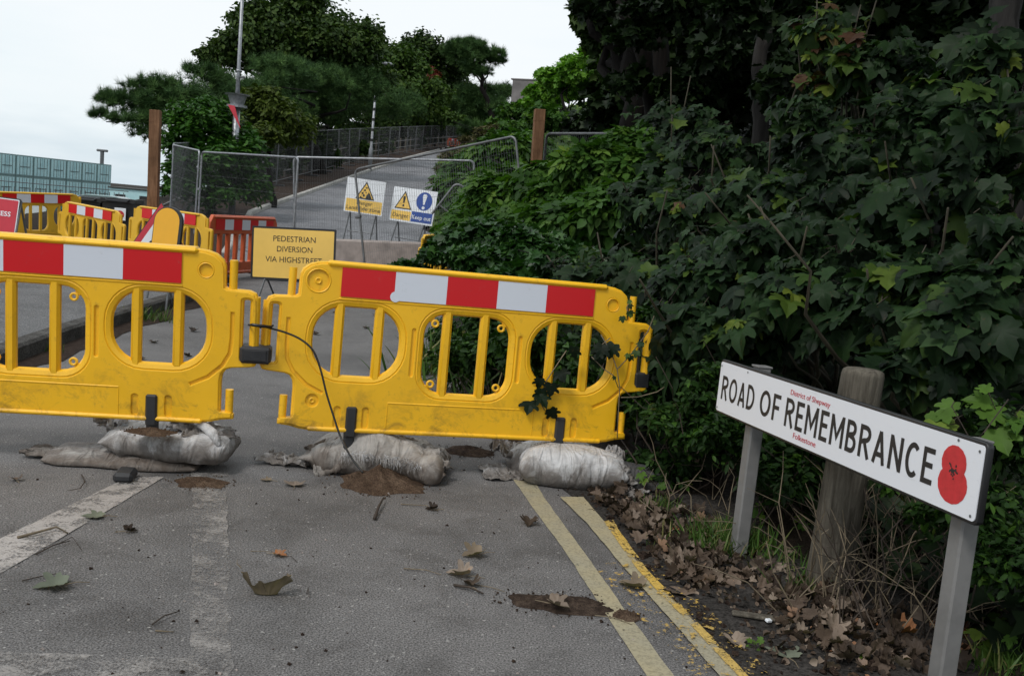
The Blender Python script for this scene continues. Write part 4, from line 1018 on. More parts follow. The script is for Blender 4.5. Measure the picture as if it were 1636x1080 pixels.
for i in range(nC):
    c = A + u * step * (i + .5); ztop = A.z + (B.z - A.z) * (i + .5) / nC - .02
    for lv, nm in ((0, 'upper'), (1, 'lower')):
        loc = Vector((c.x, c.y, ztop - 2.6 * (lv + 1) - .02 * lv))
        vis = max(0, i - 1) if i > 0 else 0
        lb = f'pale turquoise shipping container in the {nm} row, ' + ('hidden past the left edge of the photo' if i == 0 else ['', 'first from the left edge', 'second from the left edge', 'third from the left edge', 'fourth from the left edge', 'third from the right-hand end', 'second from the right-hand end', 'at the right-hand end'][i])
        if i == 0: continue
        pc_q = container(loc, lb, pc_)
        pc_ = pc_ or pc_q
# light masts in the compound
for (px_, y0, y1, lb) in ((163.5, 241, 268, 'short floodlight mast just above the right end of the containers'), ):
    a = at(px_, y0, 150); mb = MB(); mb.tube([(0, 0, 0), (0, 0, a.z + 2.2)], .28, 6); mb.box((0, 0, a.z + 2.2), (1.6, .6, .35), bev=.1)
    tag(mb.build('floodlight_mast', MAT['galv_dark'], None, (a.x, a.y, -2.2)), lb, 'mast')
a = at(212, 303, 105); mb = MB()
e = empty('low_blue_shed', (a.x, a.y, -2), (0, 0, R(12)), 'low pale blue site cabin right of the containers', 'cabin'); hgt = a.z + 2
mb.box((0, 3, hgt / 2), (4.6, 6, hgt)); mb.build('wall', MAT['container'], e); mb = MB(); mb.box((0, 3, hgt + .06), (4.9, 6.3, .14), bev=.03); mb.build('roof', MAT['seam'], e)
for x in (-1.2, 1.2): mb = MB(); mb.box((x, -.03, hgt * .6), (1.0, .05, .7)); mb.build('window', MAT['black'], e)
# palisade fence below the containers
e = empty('palisade_fence', at(-20, 300, 92), label='thin silver palisade fence in front of the containers', cat='fence'); fA = at(-20, 296, 92); fB = at(205, 309, 100); e.location = (fA.x, fA.y, -2)
mb = MB(); dF = fB - fA; nF = int(dF.length / .45)
for i in range(nF): 
    p = dF * i / nF; hz = fA.z + 2 + dF.z * i / nF; mb.box((p.x, p.y, hz / 2), (.07, .03, hz))
mb.build('pale', MAT['galv_dark'], e)['kind'] = 'stuff'
mb = MB()
for z in (.6, 2.2): mb.tube([(0, 0, z), (dF.x, dF.y, z)], .04, 5)
mb.build('rail', MAT['galv_dark'], e)
# parked cars
def m_car(name, c):
    m, t, b, o = newmat(name); b.inputs['Base Color'].default_value = (*c, 1); b.inputs['Roughness'].default_value = .25; b.inputs['Coat Weight'].default_value = .5; return m
MAT['car_green'] = m_car('teal_car_paint', (.03, .13, .12)); MAT['car_white'] = m_car('silver_car_paint', (.55, .6, .6)); MAT['glass'] = m_car('car_glass', (.02, .035, .035))
def car(loc, yaw, mat, label):
    e = empty('parked_car', loc, (0, 0, yaw), label, 'car', 'cars parked beyond the far barriers')
    pr = [(-2.1, .45), (-2.15, .75), (-2.0, .92), (-1.25, 1.0), (1.15, 1.0), (2.0, .9), (2.15, .7), (2.1, .45)]
    def loft(P, ys_, sh=lambda k: 1): 
        V = []; n_ = len(P)
        for y, f, dzz in ys_: V += [(x * f, y, z + dzz) for x, z in P]
        Fc = [(j * n_ + i, j * n_ + (i + 1) % n_, (j + 1) * n_ + (i + 1) % n_, (j + 1) * n_ + i) for j in range(len(ys_) - 1) for i in range(n_)]
        return V, Fc + [tuple(range(n_))[::-1], tuple((len(ys_) - 1) * n_ + i for i in range(n_))]
    mb = MB(); mb.add(*loft(pr, [(-.88, .97, 0), (-.80, 1, .0), (.80, 1, .0), (.88, .97, 0)])); mb.build('body', MAT[mat], e)
    cab = [(-1.5, .98), (-.95, 1.42), (-.7, 1.47), (.45, 1.47), (.7, 1.42), (1.3, .98)]
    mb = MB(); mb.add(*loft(cab, [(-.80, 1, 0), (-.62, .97, 0), (.62, .97, 0), (.80, 1, 0)])); V = mb.v
    mb.v = [(x, y * (1 - .22 * (z - .98) / .5), z - .01) for x, y, z in V]; mb.build('window', MAT['glass'], e)
    rf = [(-.93, 1.43), (-.7, 1.49), (.45, 1.49), (.68, 1.43)]; mb = MB(); mb.add(*loft(rf, [(-.60, 1, -.01), (-.5, 1, .01), (.5, 1, .01), (.60, 1, -.01)])); mb.build('roof', MAT[mat], e)
    for x in (-1.35, 1.35):
        for y in (-.82, .82):
            mb = MB(); mb.tube([(x, y - .1, .32), (x, y + .1, .32)], .32, 16); w_ = mb.build('wheel', MAT['black_rubber'], e); mb = MB(); mb.tube([(x, y - .11 if y < 0 else y + .11, .32), (x, y, .32)], .19, 12); mb.build('rim', MAT['galv'], w_)
a = at(175, 314, 40); car((a.x, a.y, a.z - 1.48), R(2), 'car_green', 'dark teal parked car whose roof shows above the middle far barrier')
a = at(118, 313, 41); car((a.x, a.y, a.z - 1.48), R(-6), 'car_white', 'silver white parked car left of the teal one, behind the far barriers')
# dark bins with a square poppy plaque
for (px_, py_, lb) in ((144, 316, 'black planter box with a rolled handle, left of the one with the poppy plaque'), (196, 318, 'black planter box carrying a square white plaque with a red poppy')):
    a = at(px_, py_, 18.2); hz = a.z
    e = empty('planter_box', (a.x, a.y, 0), (0, 0, R(5)), lb, 'planter', 'black planter boxes behind the far barriers')
    mb = MB(); V = []
    prof = [(.22, .0), (.27, hz - .08), (.30, hz - .07), (.30, hz), (.24, hz), (.22, hz - .1)]
    for (r_, z_) in prof: V += [(r_, r_, z_), (-r_, r_, z_), (-r_, -r_, z_), (r_, -r_, z_)]
    mb.add(V, [(j * 4 + i, j * 4 + (i + 1) % 4, (j + 1) * 4 + (i + 1) % 4, (j + 1) * 4 + i) for j in range(5) for i in range(4)]); mb.add([(.22, .22, hz - .1), (-.22, .22, hz - .1), (-.22, -.22, hz - .1), (.22, -.22, hz - .1)], [(0, 1, 2, 3)])
    mb.build('tub', MAT['black'], e)
    mb = MB(); mb.tube([(-.2, -.3, hz - .01), (-.18, -.34, hz - .04), (.18, -.34, hz - .04), (.2, -.3, hz - .01)], .02, 6); mb.build('handle', MAT['black'], e)
    if px_ == 196:
        mb = MB(); mb.box((.06, -.315, hz - .27), (.20, .01, .22), bev=.003); q = mb.build('plaque', MAT['sign_white'], e)
        flatm = MB(); flatm.poly([(.06 + x, -.3225, hz - .28 + z) for x, z in circle(0, 0, .075, 14)]); flatm.build('poppy', MAT['poppy_red'], q)

# ================================================================== SANDBAGS
def m_bag(name, c, dirt, amt=.5):
    m, t, b, o = newmat(name); tc = N(t, 'ShaderNodeTexCoord'); v = tc.outputs['Object']
    wx = N(t, 'ShaderNodeTexWave'); wx.inputs['Scale'].default_value = 95; wx.bands_direction = 'X'; t.links.new(v, wx.inputs[0])
    wy = N(t, 'ShaderNodeTexWave'); wy.inputs['Scale'].default_value = 95; wy.bands_direction = 'Z'; t.links.new(v, wy.inputs[0])
    ad = N(t, 'ShaderNodeMath', operation='ADD'); t.links.new(wx.outputs['Fac'], ad.inputs[0]); t.links.new(wy.outputs['Fac'], ad.inputs[1])
    n = noise_node(t, 7, 8, .75, v, .8); n2 = noise_node(t, 24, 6, .7, v)
    sep = N(t, 'ShaderNodeSeparateXYZ'); t.links.new(v, sep.inputs[0])
    lo = N(t, 'ShaderNodeMapRange'); lo.inputs[1].default_value = .16; lo.inputs[2].default_value = .0; lo.inputs[3].default_value = -.10; lo.inputs[4].default_value = .22; t.links.new(sep.outputs[2], lo.inputs[0])
    a2 = N(t, 'ShaderNodeMath', operation='ADD'); t.links.new(n.outputs[0], a2.inputs[0]); t.links.new(lo.outputs[0], a2.inputs[1])
    f = ramp(t, a2.outputs[0], [(.42, gray(0)), (.62, gray(amt)), (.78, gray(.95))])
    c1 = mixc(t, f.outputs[0], c, dirt); sp = ramp(t, n2.outputs[0], [(.35, gray(.8)), (.6, gray(1.05))]); wv = ramp(t, ad.outputs[0], [(0, gray(.74)), (1, gray(1.08))])
    c1 = mixc(t, 1, c1, sp.outputs[0], 'MULTIPLY'); c1 = mixc(t, 1, c1, wv.outputs[0], 'MULTIPLY'); t.links.new(c1, b.inputs['Base Color']); b.inputs['Roughness'].default_value = .55
    mp5 = N(t, 'ShaderNodeMapping'); mp5.inputs['Scale'].default_value = (2.6, .9, .9); mp5.inputs['Rotation'].default_value = (0, .25, .3); t.links.new(v, mp5.inputs[0]); n5 = noise_node(t, 5, 2.5, .5, mp5.outputs[0], .9); ab = N(t, 'ShaderNodeMath', operation='SUBTRACT'); t.links.new(n5.outputs[0], ab.inputs[0]); ab.inputs[1].default_value = .5
    a3 = N(t, 'ShaderNodeMath', operation='ABSOLUTE'); t.links.new(ab.outputs[0], a3.inputs[0]); a4 = N(t, 'ShaderNodeMath', operation='MULTIPLY_ADD'); t.links.new(a3.outputs[0], a4.inputs[0]); a4.inputs[1].default_value = -5; 
    a5 = N(t, 'ShaderNodeMath', operation='MULTIPLY'); t.links.new(ad.outputs[0], a5.inputs[0]); a5.inputs[1].default_value = .07; t.links.new(a5.outputs[0], a4.inputs[2])
    bump(t, b, a4.outputs[0], .8, .016); return m
MAT['bag'] = m_bag('woven_sandbag', (.62, .61, .61), (.13, .105, .085), .8); MAT['bag_dirty'] = m_bag('dirty_woven_sandbag', (.42, .39, .36), (.11, .08, .06), .75)
MAT['bag_dark'] = m_bag('dark_sandbag', (.10, .10, .105), (.03, .025, .02))
def sbag(parent, L_, W_, H_, loc, rz, mat='bag', seed=0, fold=1.0, name='sack', tilt=0, peak=0):
    nu, nv = 120, 90; V = []
    for j in range(nv):
        t = -1 + 2 * j / (nv - 1)
        at_ = abs(t)
        hf = max(0, 1 - at_ ** 3.0) ** .55; hf = max(hf, .10)
        wf = .86 + .14 * (1 - at_ ** 2) - .16 * max(0, at_ - .8) * 5 * (.5 + .5 * mnoise.noise(Vector((seed, t * 2, 0))))
        for i in range(nu):
            a = 2 * math.pi * i / nu; ca, sa = math.cos(a), math.sin(a)
            cx = math.copysign(abs(ca) ** .72, ca); cz = math.copysign(abs(sa) ** .9, sa)
            x = t * L_ / 2 * (1 + .05 * mnoise.noise(Vector((cx * 1.5 + seed, 0, t)))); y = cx * W_ / 2 * wf; z = cz * H_ / 2 * hf
            if peak: z += peak * H_ * max(0, sa) * math.exp(-((t + .02) * 2.2) ** 2)
            big = mnoise.noise(Vector((x * 4.5 + seed, y * 5, seed)))
            rad = 1 - abs(mnoise.noise(Vector((math.atan2(y, abs(x) - L_ * .62) * 3.4 + seed, seed * 1.7 + (1 if x > 0 else 5), abs(x) * 1.2)))) * 2.4
            rid = 1 - abs(mnoise.noise(Vector((x * 7 + y * 3 + seed, y * 8 - x * 2, seed)))) * 2.2
            lim = min(1, hf * 1.4)
            w_ = fold * lim * (.026 * big + .020 * max(0, at_ - .35) * rad + .008 * rid * (.4 + at_) + .0)
            nn = Vector((t * .35, cx * .8, cz)).normalized()
            p = Vector((x, y, z)) + nn * w_
            zz_ = p.z + H_ / 2 - .02
            if zz_ < .015: zz_ = .003 + max(0, zz_) * .5
            V.append((p.x, p.y, zz_))
    Fc = [(j * nu + i, (j + 1) * nu + i, (j + 1) * nu + (i + 1) % nu, j * nu + (i + 1) % nu) for j in range(nv - 1) for i in range(nu)]
    Fc += [tuple(range(nu)), tuple((nv - 1) * nu + i for i in range(nu))[::-1]]
    mb = MB(); mb.add(V, Fc); return mb.build(name, MAT[mat], parent, loc, (0, tilt, rz), True)
def crumple(parent, w_, d_, hgt, loc, rz, mat='bag', seed=0, name='loose_cloth', taper=.4, tilt=(0, 0)):
    n, m_ = 42, 30; V = []
    for j in range(m_):
        v = j / (m_ - 1) - .5
        for i in range(n):
            u_ = i / (n - 1) - .5
            sc__ = 1 - taper * (.5 + u_)
            f = 1 - abs(mnoise.noise(Vector((u_ * 3 + seed, v * 9, seed)))) * 2; g_ = fbm(u_ * 4, v * 4, seed + 9, 3)
            ex_ = .04 * mnoise.noise(Vector((u_ * 5, seed, v * 3)))
            z = hgt * (.35 * f + .5 * g_ + .45) * (1 - (2 * v) ** 4 * .5) + .012 * mnoise.noise(Vector((u_ * 16, v * 18, seed)))
            V.append((u_ * w_ + ex_, v * d_ * sc__ + ex_, max(.004, z)))
    Fc = [(j * n + i, j * n + i + 1, (j + 1) * n + i + 1, (j + 1) * n + i) for j in range(m_ - 1) for i in range(n - 1)]
    mb = MB(); mb.add(V, Fc); o = mb.build(name, MAT[mat], parent, loc, (tilt[0], tilt[1], rz), True)
    so_ = o.modifiers.new('thick', 'SOLIDIFY'); so_.thickness = .004; return o
def fray(parent, P, n, ln, mat, name='frayed_threads', down=(0, -1, -.8)):
    mb = MB()
    for i in range(n):
        a = Vector(rnd.choice(P)) + Vector((rnd.gauss(0, .012), rnd.gauss(0, .006), rnd.gauss(0, .008)))
        d = (Vector(down) + Vector((rnd.gauss(0, .6), rnd.gauss(0, .4), rnd.gauss(0, .5)))).normalized() * ln * rnd.uniform(.4, 1.3)
        b_ = a + d * .5 + Vector((rnd.gauss(0, .004), 0, .004)); c = a + d
        mb.tube([a, b_, c], [.0016, .0013, .0008], 3)
    return mb.build(name, MAT[mat], parent)
def heap(name, c, rx, ry, hh, mat, label, cat, seed=0, zf=None, n=40):
    V = [(0, 0, hh)]; rings = 16
    for k in range(1, rings + 1):
        f = k / rings
        for i in range(n):
            a = 2 * math.pi * i / n; e_ = 1 + .28 * mnoise.noise(Vector((math.cos(a) * 1.6 + seed, math.sin(a) * 1.6, 0))) + .14 * mnoise.noise(Vector((math.cos(a) * 5 + seed, math.sin(a) * 5, 3)))
            x, y = rx * f * e_ * math.cos(a), ry * f * e_ * math.sin(a)
            z = hh * (1 - f) ** 1.25 * (1 + .35 * fbm(x * 18, y * 18, seed)) + .006 * (1 - f) * mnoise.noise(Vector((x * 60, y * 60, seed))) + .0045 - (.004 if k == rings else 0)
            V.append((x, y, max(z, .001)))
    Fc = [(0, 1 + i, 1 + (i + 1) % n) for i in range(n)]
    for k in range(1, rings):
        a, b = 1 + (k - 1) * n, 1 + k * n; Fc += [(a + i, b + i, b + (i + 1) % n, a + (i + 1) % n) for i in range(n)]
    mb = MB(); mb.add(V, Fc)
    # loose grains round the edge
    for i in range(int(130 * rx / .2)):
        a = rnd.uniform(0, 6.28); f = rnd.uniform(.5, 1.45); s = rnd.uniform(.0012, .0032); x, y = rx * f * math.cos(a), ry * f * math.sin(a); z = .003
        mb.box((x, y, z + s / 2 + hh * max(0, 1 - f) ** 1.25), (s * 2, s * 2, s * 1.6), (0, 0, a))
    return tag(mb.build(name, MAT[mat], None, c, smooth=False), label, cat)
def piece(px, py, z=0): p = gp(px, py, z); return p
# pile 1
c = gp(225, 742); e = empty('sandbag', c, (0, 0, 0), 'flat grey sandbag lying underneath the tied one, its corner spread to the left', 'sandbag')
sbag(e, .70, .36, .075, (-.08, .04, 0), R(6), 'bag_dirty', 11, .6); crumple(e, .40, .32, .045, (-.33, .0, .002), R(184), 'bag_dirty', 3, taper=.6)
c = gp(255, 748); e = empty('sandbag', c + Vector((0, .05, .040)), (0, 0, 0), 'tied grey white sandbag with a knotted neck at its left end', 'sandbag')
sbag(e, .60, .34, .170, (.015, .05, 0), R(2), 'bag', 2, 1.5)
crumple(e, .17, .12, .06, (-.27, .02, .090), R(165), 'bag', 8, 'knotted_neck', taper=.75, tilt=(0, R(-22)))
mb = MB(); kp = [Vector((-.23 + .035 * math.cos(a), .01 + .02 * math.sin(a) * .6, .145 + .035 * math.sin(a))) for a in np.linspace(0, 5.6, 12)]; mb.tube(kp, [.014 + .005 * math.sin(i * 2.1) for i in range(12)], 10); mb.tube([(-.22, .01, .14), (-.20, -.01, .175), (-.205, .0, .205)], [.011, .008, .010], 8); mb.build('knot', MAT['bag'], e, smooth=True)
crumple(e, .30, .16, .045, (.16, .04, .125), R(14), 'bag', 21, 'loose_cloth', taper=.2, tilt=(R(8), R(8)))
mb = MB(); mb.tube([(.14, .02, .160), (.18, -.01, .175), (.24, -.05, .15), (.285, -.09, .10)], [.010, .022, .024, .012], 12); mb.build('rolled_end', MAT['bag'], e, smooth=True)
heap('sand_patch', at(243, 691, 4.43), .10, .075, .020, 'sand', 'brown sand lying on top of the tied sandbag', 'sand', 5)
heap('sand_spill', gp(322, 772), .12, .09, .020, 'sand', 'small brown sand spill by the white centre line, right of the tied sandbag', 'sand', 9)
mb = MB(); mb.box((0, 0, .022), (.085, .13, .045), bev=.014); tag(mb.build('rubber_block', MAT['black_rubber'], None, gp(200, 766), (0, 0, R(10))), 'small black rubber block sticking out under the flat sandbag', 'block')
# pile 2
c = gp(590, 762); e = empty('sandbag', c + Vector((0, .10, 0)), (0, 0, 0), 'torn muddy sandbag in the middle of the road with brown sand pouring out', 'sandbag')
sbag(e, .70, .42, .155, (.01, .06, 0), R(-3), 'bag_dirty', 33, 1.9, peak=.5)
crumple(e, .36, .24, .10, (.22, .0, .045), R(-30), 'bag_dirty', 14, 'torn_flap', taper=.3, tilt=(R(16), R(14)))
crumple(e, .34, .24, .07, (-.14, .0, .075), R(22), 'bag_dirty', 18, 'torn_flap', taper=.1, tilt=(R(26), R(-16)))
crumple(e, .26, .15, .055, (-.42, .0, .0), R(-8), 'bag', 24, 'empty_neck', taper=.2)
fray(e, [(x, -.165 - .012 * math.sin(x * 9), .105 + .02 * math.cos(x * 7)) for x in np.linspace(-.12, .24, 30)], 300, .042, 'bag', down=(0, -.7, -.9))
heap('sand_spill', gp(608, 772), .21, .19, .085, 'sand', 'large heap of brown sand spilling from the torn middle sandbag', 'sand', 1)
# pile 3
c = gp(915, 785); e = empty('sandbag', c + Vector((0, .12, 0)), (0, 0, 0), 'full silvery woven sandbag at the start of the yellow lines', 'sandbag')
sbag(e, .54, .34, .205, (.0, .04, 0), R(-2), 'bag', 51, .8)
crumple(e, .13, .14, .05, (.25, -.02, .075), R(-20), 'bag', 54, 'gathered_end', taper=.3, tilt=(0, R(38)))
c2 = gp(820, 768); e = empty('sandbag', c2 + Vector((.06, .22, 0)), (0, 0, 0), 'slack white sandbag behind the full silvery one, empty end fanned out to the left', 'sandbag')
sbag(e, .60, .34, .15, (.20, .06, 0), R(-6), 'bag', 61, .9, peak=.3)
crumple(e, .28, .22, .035, (-.09, -.10, .0), R(192), 'bag', 64, 'empty_end', taper=-.5); crumple(e, .24, .16, .08, (-.04, .08, .05), R(205), 'bag', 68, 'empty_end', taper=-.4, tilt=(0, R(-8)))
c3 = gp(1015, 790); e = empty('sandbag', c3 + Vector((.0, .16, 0)), (0, 0, 0), 'dark grubby sandbag half under the hedge, right of the silvery one', 'sandbag')
sbag(e, .42, .30, .13, (.0, .0, 0), R(-15), 'bag_dark', 71, .8); crumple(e, .12, .10, .09, (-.10, .08, .09), R(60), 'bag', 74, 'torn_neck', taper=.3); crumple(e, .13, .09, .04, (-.02, -.19, .0), R(-30), 'bag', 77, 'loose_cloth', taper=.2)

# ================================================================== VEGETATION
def Bp(px, py, Y, rx, ry, rd=None):
    c = at(px, py, Y); k = Y / F; return (c, (rx * k, (rd if rd else (rx + ry) / 2) * k, ry * k))
def bbase(px, Y):
    p = at(px, 400, Y); return Vector((p.x, Y, ground(p.x, Y)))
# ---- trees beyond the fence, left
GT = 'broadleaved trees behind the mesh fence'
tree('pine_tree', 'wide dark pine whose long limb reaches out to the left over the brown post', 'tree', bbase(450, 50),
     [Bp(520, 165, 48, 75, 38), Bp(420, 165, 40, 60, 42, 50), Bp(360, 150, 38, 55, 38, 40), Bp(300, 155, 36, 50, 34, 36), Bp(250, 165, 36, 48, 32, 34), Bp(200, 168, 35.5, 42, 24, 30), Bp(168, 188, 35, 24, 13, 18), Bp(225, 198, 35, 34, 18, 24), Bp(270, 195, 35.5, 32, 22, 24), Bp(215, 138, 35.5, 22, 12, 14),
      Bp(440, 125, 41, 60, 32, 40), Bp(590, 165, 62, 55, 30), Bp(480, 130, 45, 65, 34), Bp(560, 140, 48, 60, 34), Bp(470, 180, 44, 45, 30), Bp(250, 138, 36, 36, 16, 20), Bp(235, 215, 35, 18, 12, 12), Bp(330, 118, 37, 30, 16, 18), Bp(640, 170, 66, 40, 28)],
     30000, TT, (.14, .28), 'l_pine', .34, .12, crown_kw=dict(clump=12, cr_=.30, inner=.5, up=.9, out_=.5, rand=.5, droop=-.3), targets=[at(*p) for p in ((170, 195, 35), (260, 175, 36), (380, 165, 38), (300, 160, 36), (560, 150, 40), (450, 140, 38), (215, 205, 35))])
tree('broadleaved_tree', 'tallest dark broadleaved tree, its crown reaching the top edge of the photo behind the mast', 'tree', bbase(500, 48),
     [Bp(480, 60, 48, 75, 60), Bp(430, 60, 47, 50, 55), Bp(385, 80, 47, 45, 40), Bp(345, 95, 46.5, 32, 22), Bp(410, 25, 47, 32, 28), Bp(490, 10, 48, 40, 32), Bp(540, 60, 49, 50, 45), Bp(455, 15, 48, 30, 30), Bp(590, 70, 49, 30, 38), Bp(560, 110, 49, 55, 45)],
     46000, TS, (.15, .28), 'l_tree', .36, .12, GT, crown_kw=dict(clump=14, cr_=.34, inner=.8))
tree('broadleaved_tree', 'mid green rounded tree right behind the thin banded lamp post', 'tree', bbase(625, 86),
     [Bp(640, 140, 86, 55, 60), Bp(615, 170, 84, 40, 36), Bp(665, 160, 86, 50, 40), Bp(640, 100, 86, 35, 38), Bp(600, 120, 84, 25, 40), Bp(690, 185, 92, 36, 22)],
     24000, TS, (.24, .42), 'l_tree2', .3, .1, GT, crown_kw=dict(clump=12, cr_=.2, inner=.5))
tree('broadleaved_tree', 'thin topped dark tree between the rounded tree and the umbrella pine, with a russet patch', 'tree', bbase(670, 100),
     [Bp(680, 90, 100, 40, 36), Bp(650, 95, 100, 30, 30), Bp(700, 120, 102, 40, 40), Bp(720, 150, 106, 45, 40), Bp(740, 180, 118, 60, 26), Bp(610, 90, 98, 14, 26), Bp(665, 70, 100, 22, 20)],
     18000, TS, (.26, .46), 'l_dark', .3, .1, GT, crown_kw=dict(clump=10, cr_=.26, inner=.7))
tree('russet_bush', 'small russet red leaved bush among the dark trees beyond the fence', 'bush', bbase(683, 96), [Bp(683, 122, 95, 16, 18), Bp(676, 138, 95, 10, 12)], 1100, TST, (.26, .42), 'l_red', .08, .03)
tree('umbrella_pine', 'flat topped umbrella pine standing clear against the sky up the hill', 'tree', bbase(775, 96),
     [Bp(757, 92, 96, 34, 24), Bp(735, 78, 96, 24, 13), Bp(775, 85, 96, 27, 16), Bp(755, 74, 96, 26, 12), Bp(792, 96, 96, 14, 12), Bp(765, 115, 96, 20, 10), Bp(750, 108, 96, 18, 9), Bp(720, 85, 96, 10, 7)],
     5200, TT, (.3, .55), 'l_pine', .3, .14, crown_kw=dict(clump=12, cr_=.16, inner=.5, up=.9, droop=-.3), top=at(764, 95, 96), targets=[at(740, 85, 96), at(785, 90, 96), at(757, 75, 96), at(768, 112, 96)])
tree('pine_tree', 'low dark pines right of the umbrella pine, behind the old wall', 'tree', bbase(790, 100), [Bp(785, 148, 100, 22, 18), Bp(810, 150, 102, 18, 14), Bp(760, 170, 98, 30, 22), Bp(740, 160, 98, 22, 26), Bp(790, 178, 98, 40, 22), Bp(828, 148, 104, 12, 9), Bp(760, 208, 96, 40, 14)],
     5200, TT, (.35, .65), 'l_pine', .2, .1, crown_kw=dict(clump=10, cr_=.3, inner=.6, up=.9, droop=-.3))
tree('shade_tree', 'deep shaded understorey tree behind the uphill mesh fence', 'tree', bbase(530, 62),
     [Bp(520, 185, 62, 60, 40, 2.5), Bp(590, 190, 74, 60, 35, 3), Bp(450, 190, 54, 50, 45, 2.5), Bp(680, 195, 108, 60, 24, 4), Bp(560, 160, 64, 60, 40, 3), Bp(480, 150, 56, 60, 40, 3), Bp(400, 200, 46, 45, 50, 2.5), Bp(740, 196, 124, 50, 20, 4), Bp(640, 195, 92, 40, 24, 3)],
     22000, TS, (.2, .38), 'l_tree', .3, .1, GT, crown_kw=dict(clump=10, cr_=.3, inner=.8))
tree('low_bush', 'light green low bush just behind the mesh fence near the top of the hill', 'bush', bbase(690, 104), [Bp(690, 165, 100, 26, 14), Bp(700, 183, 102, 30, 14)], 1800, TS, (.3, .5), 'l_tree2', .1, .04)
tree('olive_bush', 'yellowish green bush right of the mast, behind the privet', 'bush', bbase(430, 31), [Bp(430, 180, 31, 38, 38), Bp(465, 205, 32, 45, 28), Bp(400, 160, 31, 25, 22), Bp(405, 215, 30, 40, 25), Bp(425, 148, 31, 22, 14)], 6500, TSL, (.12, .24), 'l_olive', .12, .04, crown_kw=dict(clump=8, cr_=.25, up=.7))
tree('privet_bush', 'dense bright green upright bush behind the corner of the mesh fence', 'bush', bbase(330, 26),
     [Bp(335, 200, 26.5, 55, 45), Bp(300, 220, 26, 38, 55), Bp(330, 260, 26, 62, 50), Bp(290, 280, 25.5, 26, 45), Bp(380, 222, 27, 36, 38), Bp(335, 172, 27, 30, 20), Bp(395, 250, 26.5, 30, 45), Bp(325, 305, 25.5, 58, 35), Bp(400, 300, 26.5, 36, 30), Bp(278, 235, 26, 18, 22)],
     15000, TSL, (.10, .20), 'l_hedge', .14, .05, crown_kw=dict(clump=8, cr_=.18, inner=.4, up=1.0, droop=-.5), trunk_name='stem')
# shade hedge row behind the post and rail fence
tree('dark_hedge', 'dark hedge closing the gap below the trees behind the uphill fence', 'hedge', bbase(450, 46),
     [Bp(410, 265, 41, 40, 38, 1.6), Bp(450, 255, 46, 40, 36, 1.8), Bp(490, 245, 52, 40, 32, 2), Bp(535, 238, 60, 40, 28, 2.5), Bp(580, 230, 72, 40, 24, 3), Bp(630, 224, 88, 40, 18, 3), Bp(690, 218, 106, 40, 14, 3), Bp(740, 212, 122, 30, 12, 3), Bp(370, 270, 36, 36, 40, 1.5), Bp(560, 225, 74, 50, 34, 3), Bp(610, 218, 90, 50, 30, 3), Bp(660, 212, 104, 50, 26, 3), Bp(710, 206, 122, 50, 24, 3), Bp(520, 225, 62, 50, 34, 3), Bp(770, 208, 130, 30, 12, 3)],
     36000, TS, (.3, .5), 'l_dark', .12, .05, crown_kw=dict(clump=8, cr_=.25, inner=.7))

# ---- bank on the right
def on_bank(x, y, h): return Vector((x, y, ground(x, y) + h))
# climbing green on the far bank, along the skyline
tree('climber_thicket', 'pale green climbers running up the skyline of the far bank below the dark trees', 'thicket', bbase(880, 40),
     [Bp(905, 130, 44, 45, 26), Bp(880, 150, 46, 40, 20), Bp(930, 115, 42, 30, 22), Bp(870, 170, 50, 30, 20), Bp(915, 100, 43, 18, 12), Bp(948, 95, 40, 25, 20)], 7500, TST, (.14, .28), 'l_lime', .1, .04, crown_kw=dict(clump=9, cr_=.2, up=.8))
tree('bank_shrub', 'green shrubs on the far bank just in front of the old wall', 'bush', bbase(830, 55),
     [Bp(830, 185, 60, 35, 22), Bp(860, 165, 56, 30, 18), Bp(800, 205, 64, 30, 16), Bp(840, 210, 50, 40, 22), Bp(880, 190, 42, 40, 26), Bp(800, 222, 52, 26, 14)], 8000, TST, (.16, .30), 'l_elder', .1, .04, crown_kw=dict(clump=8, cr_=.22, up=.7))
tree('dry_scrub', 'brownish dry scrub beside the bend of the road on the far bank', 'scrub', bbase(770, 70),
     [Bp(775, 215, 70, 26, 14), Bp(750, 225, 76, 20, 10), Bp(740, 250, 50, 30, 14), Bp(720, 275, 38, 24, 12), Bp(790, 210, 62, 16, 12), Bp(705, 290, 34, 18, 8), Bp(722, 318, 26, 26, 14), Bp(755, 240, 60, 30, 12)], 7000, TSL, (.10, .24), 'l_dry', .06, .02, crown_kw=dict(clump=8, cr_=.25, up=1.2, droop=-.6))
tree('bank_shrub', 'bright green leafy shrubs between the leaning mesh panel and the right-hand post', 'bush', bbase(830, 20),
     [Bp(770, 270, 28, 45, 28), Bp(820, 250, 26, 50, 34), Bp(760, 310, 21, 50, 28), Bp(820, 300, 18.5, 50, 34), Bp(770, 352, 18, 30, 20), Bp(790, 340, 16.5, 55, 28), Bp(850, 240, 30, 36, 26)], 15000, TP, (.22, .42), 'l_elder', .1, .04, crown_kw=dict(clump=6, cr_=.22, up=.9, droop=.1))
tree('bank_shrub', 'bright green leafy shrubs right of the tall square post', 'bush', bbase(950, 14),
     [Bp(900, 300, 12.5, 60, 40), Bp(960, 270, 13.5, 60, 40), Bp(1020, 280, 11.5, 50, 40), Bp(930, 350, 10.5, 60, 36), Bp(1050, 240, 13, 50, 40), Bp(860, 340, 13.5, 50, 34), Bp(990, 330, 10, 45, 34)], 12000, TP, (.14, .28), 'l_elder', .1, .04, crown_kw=dict(clump=6, cr_=.2, up=.9, droop=.2))
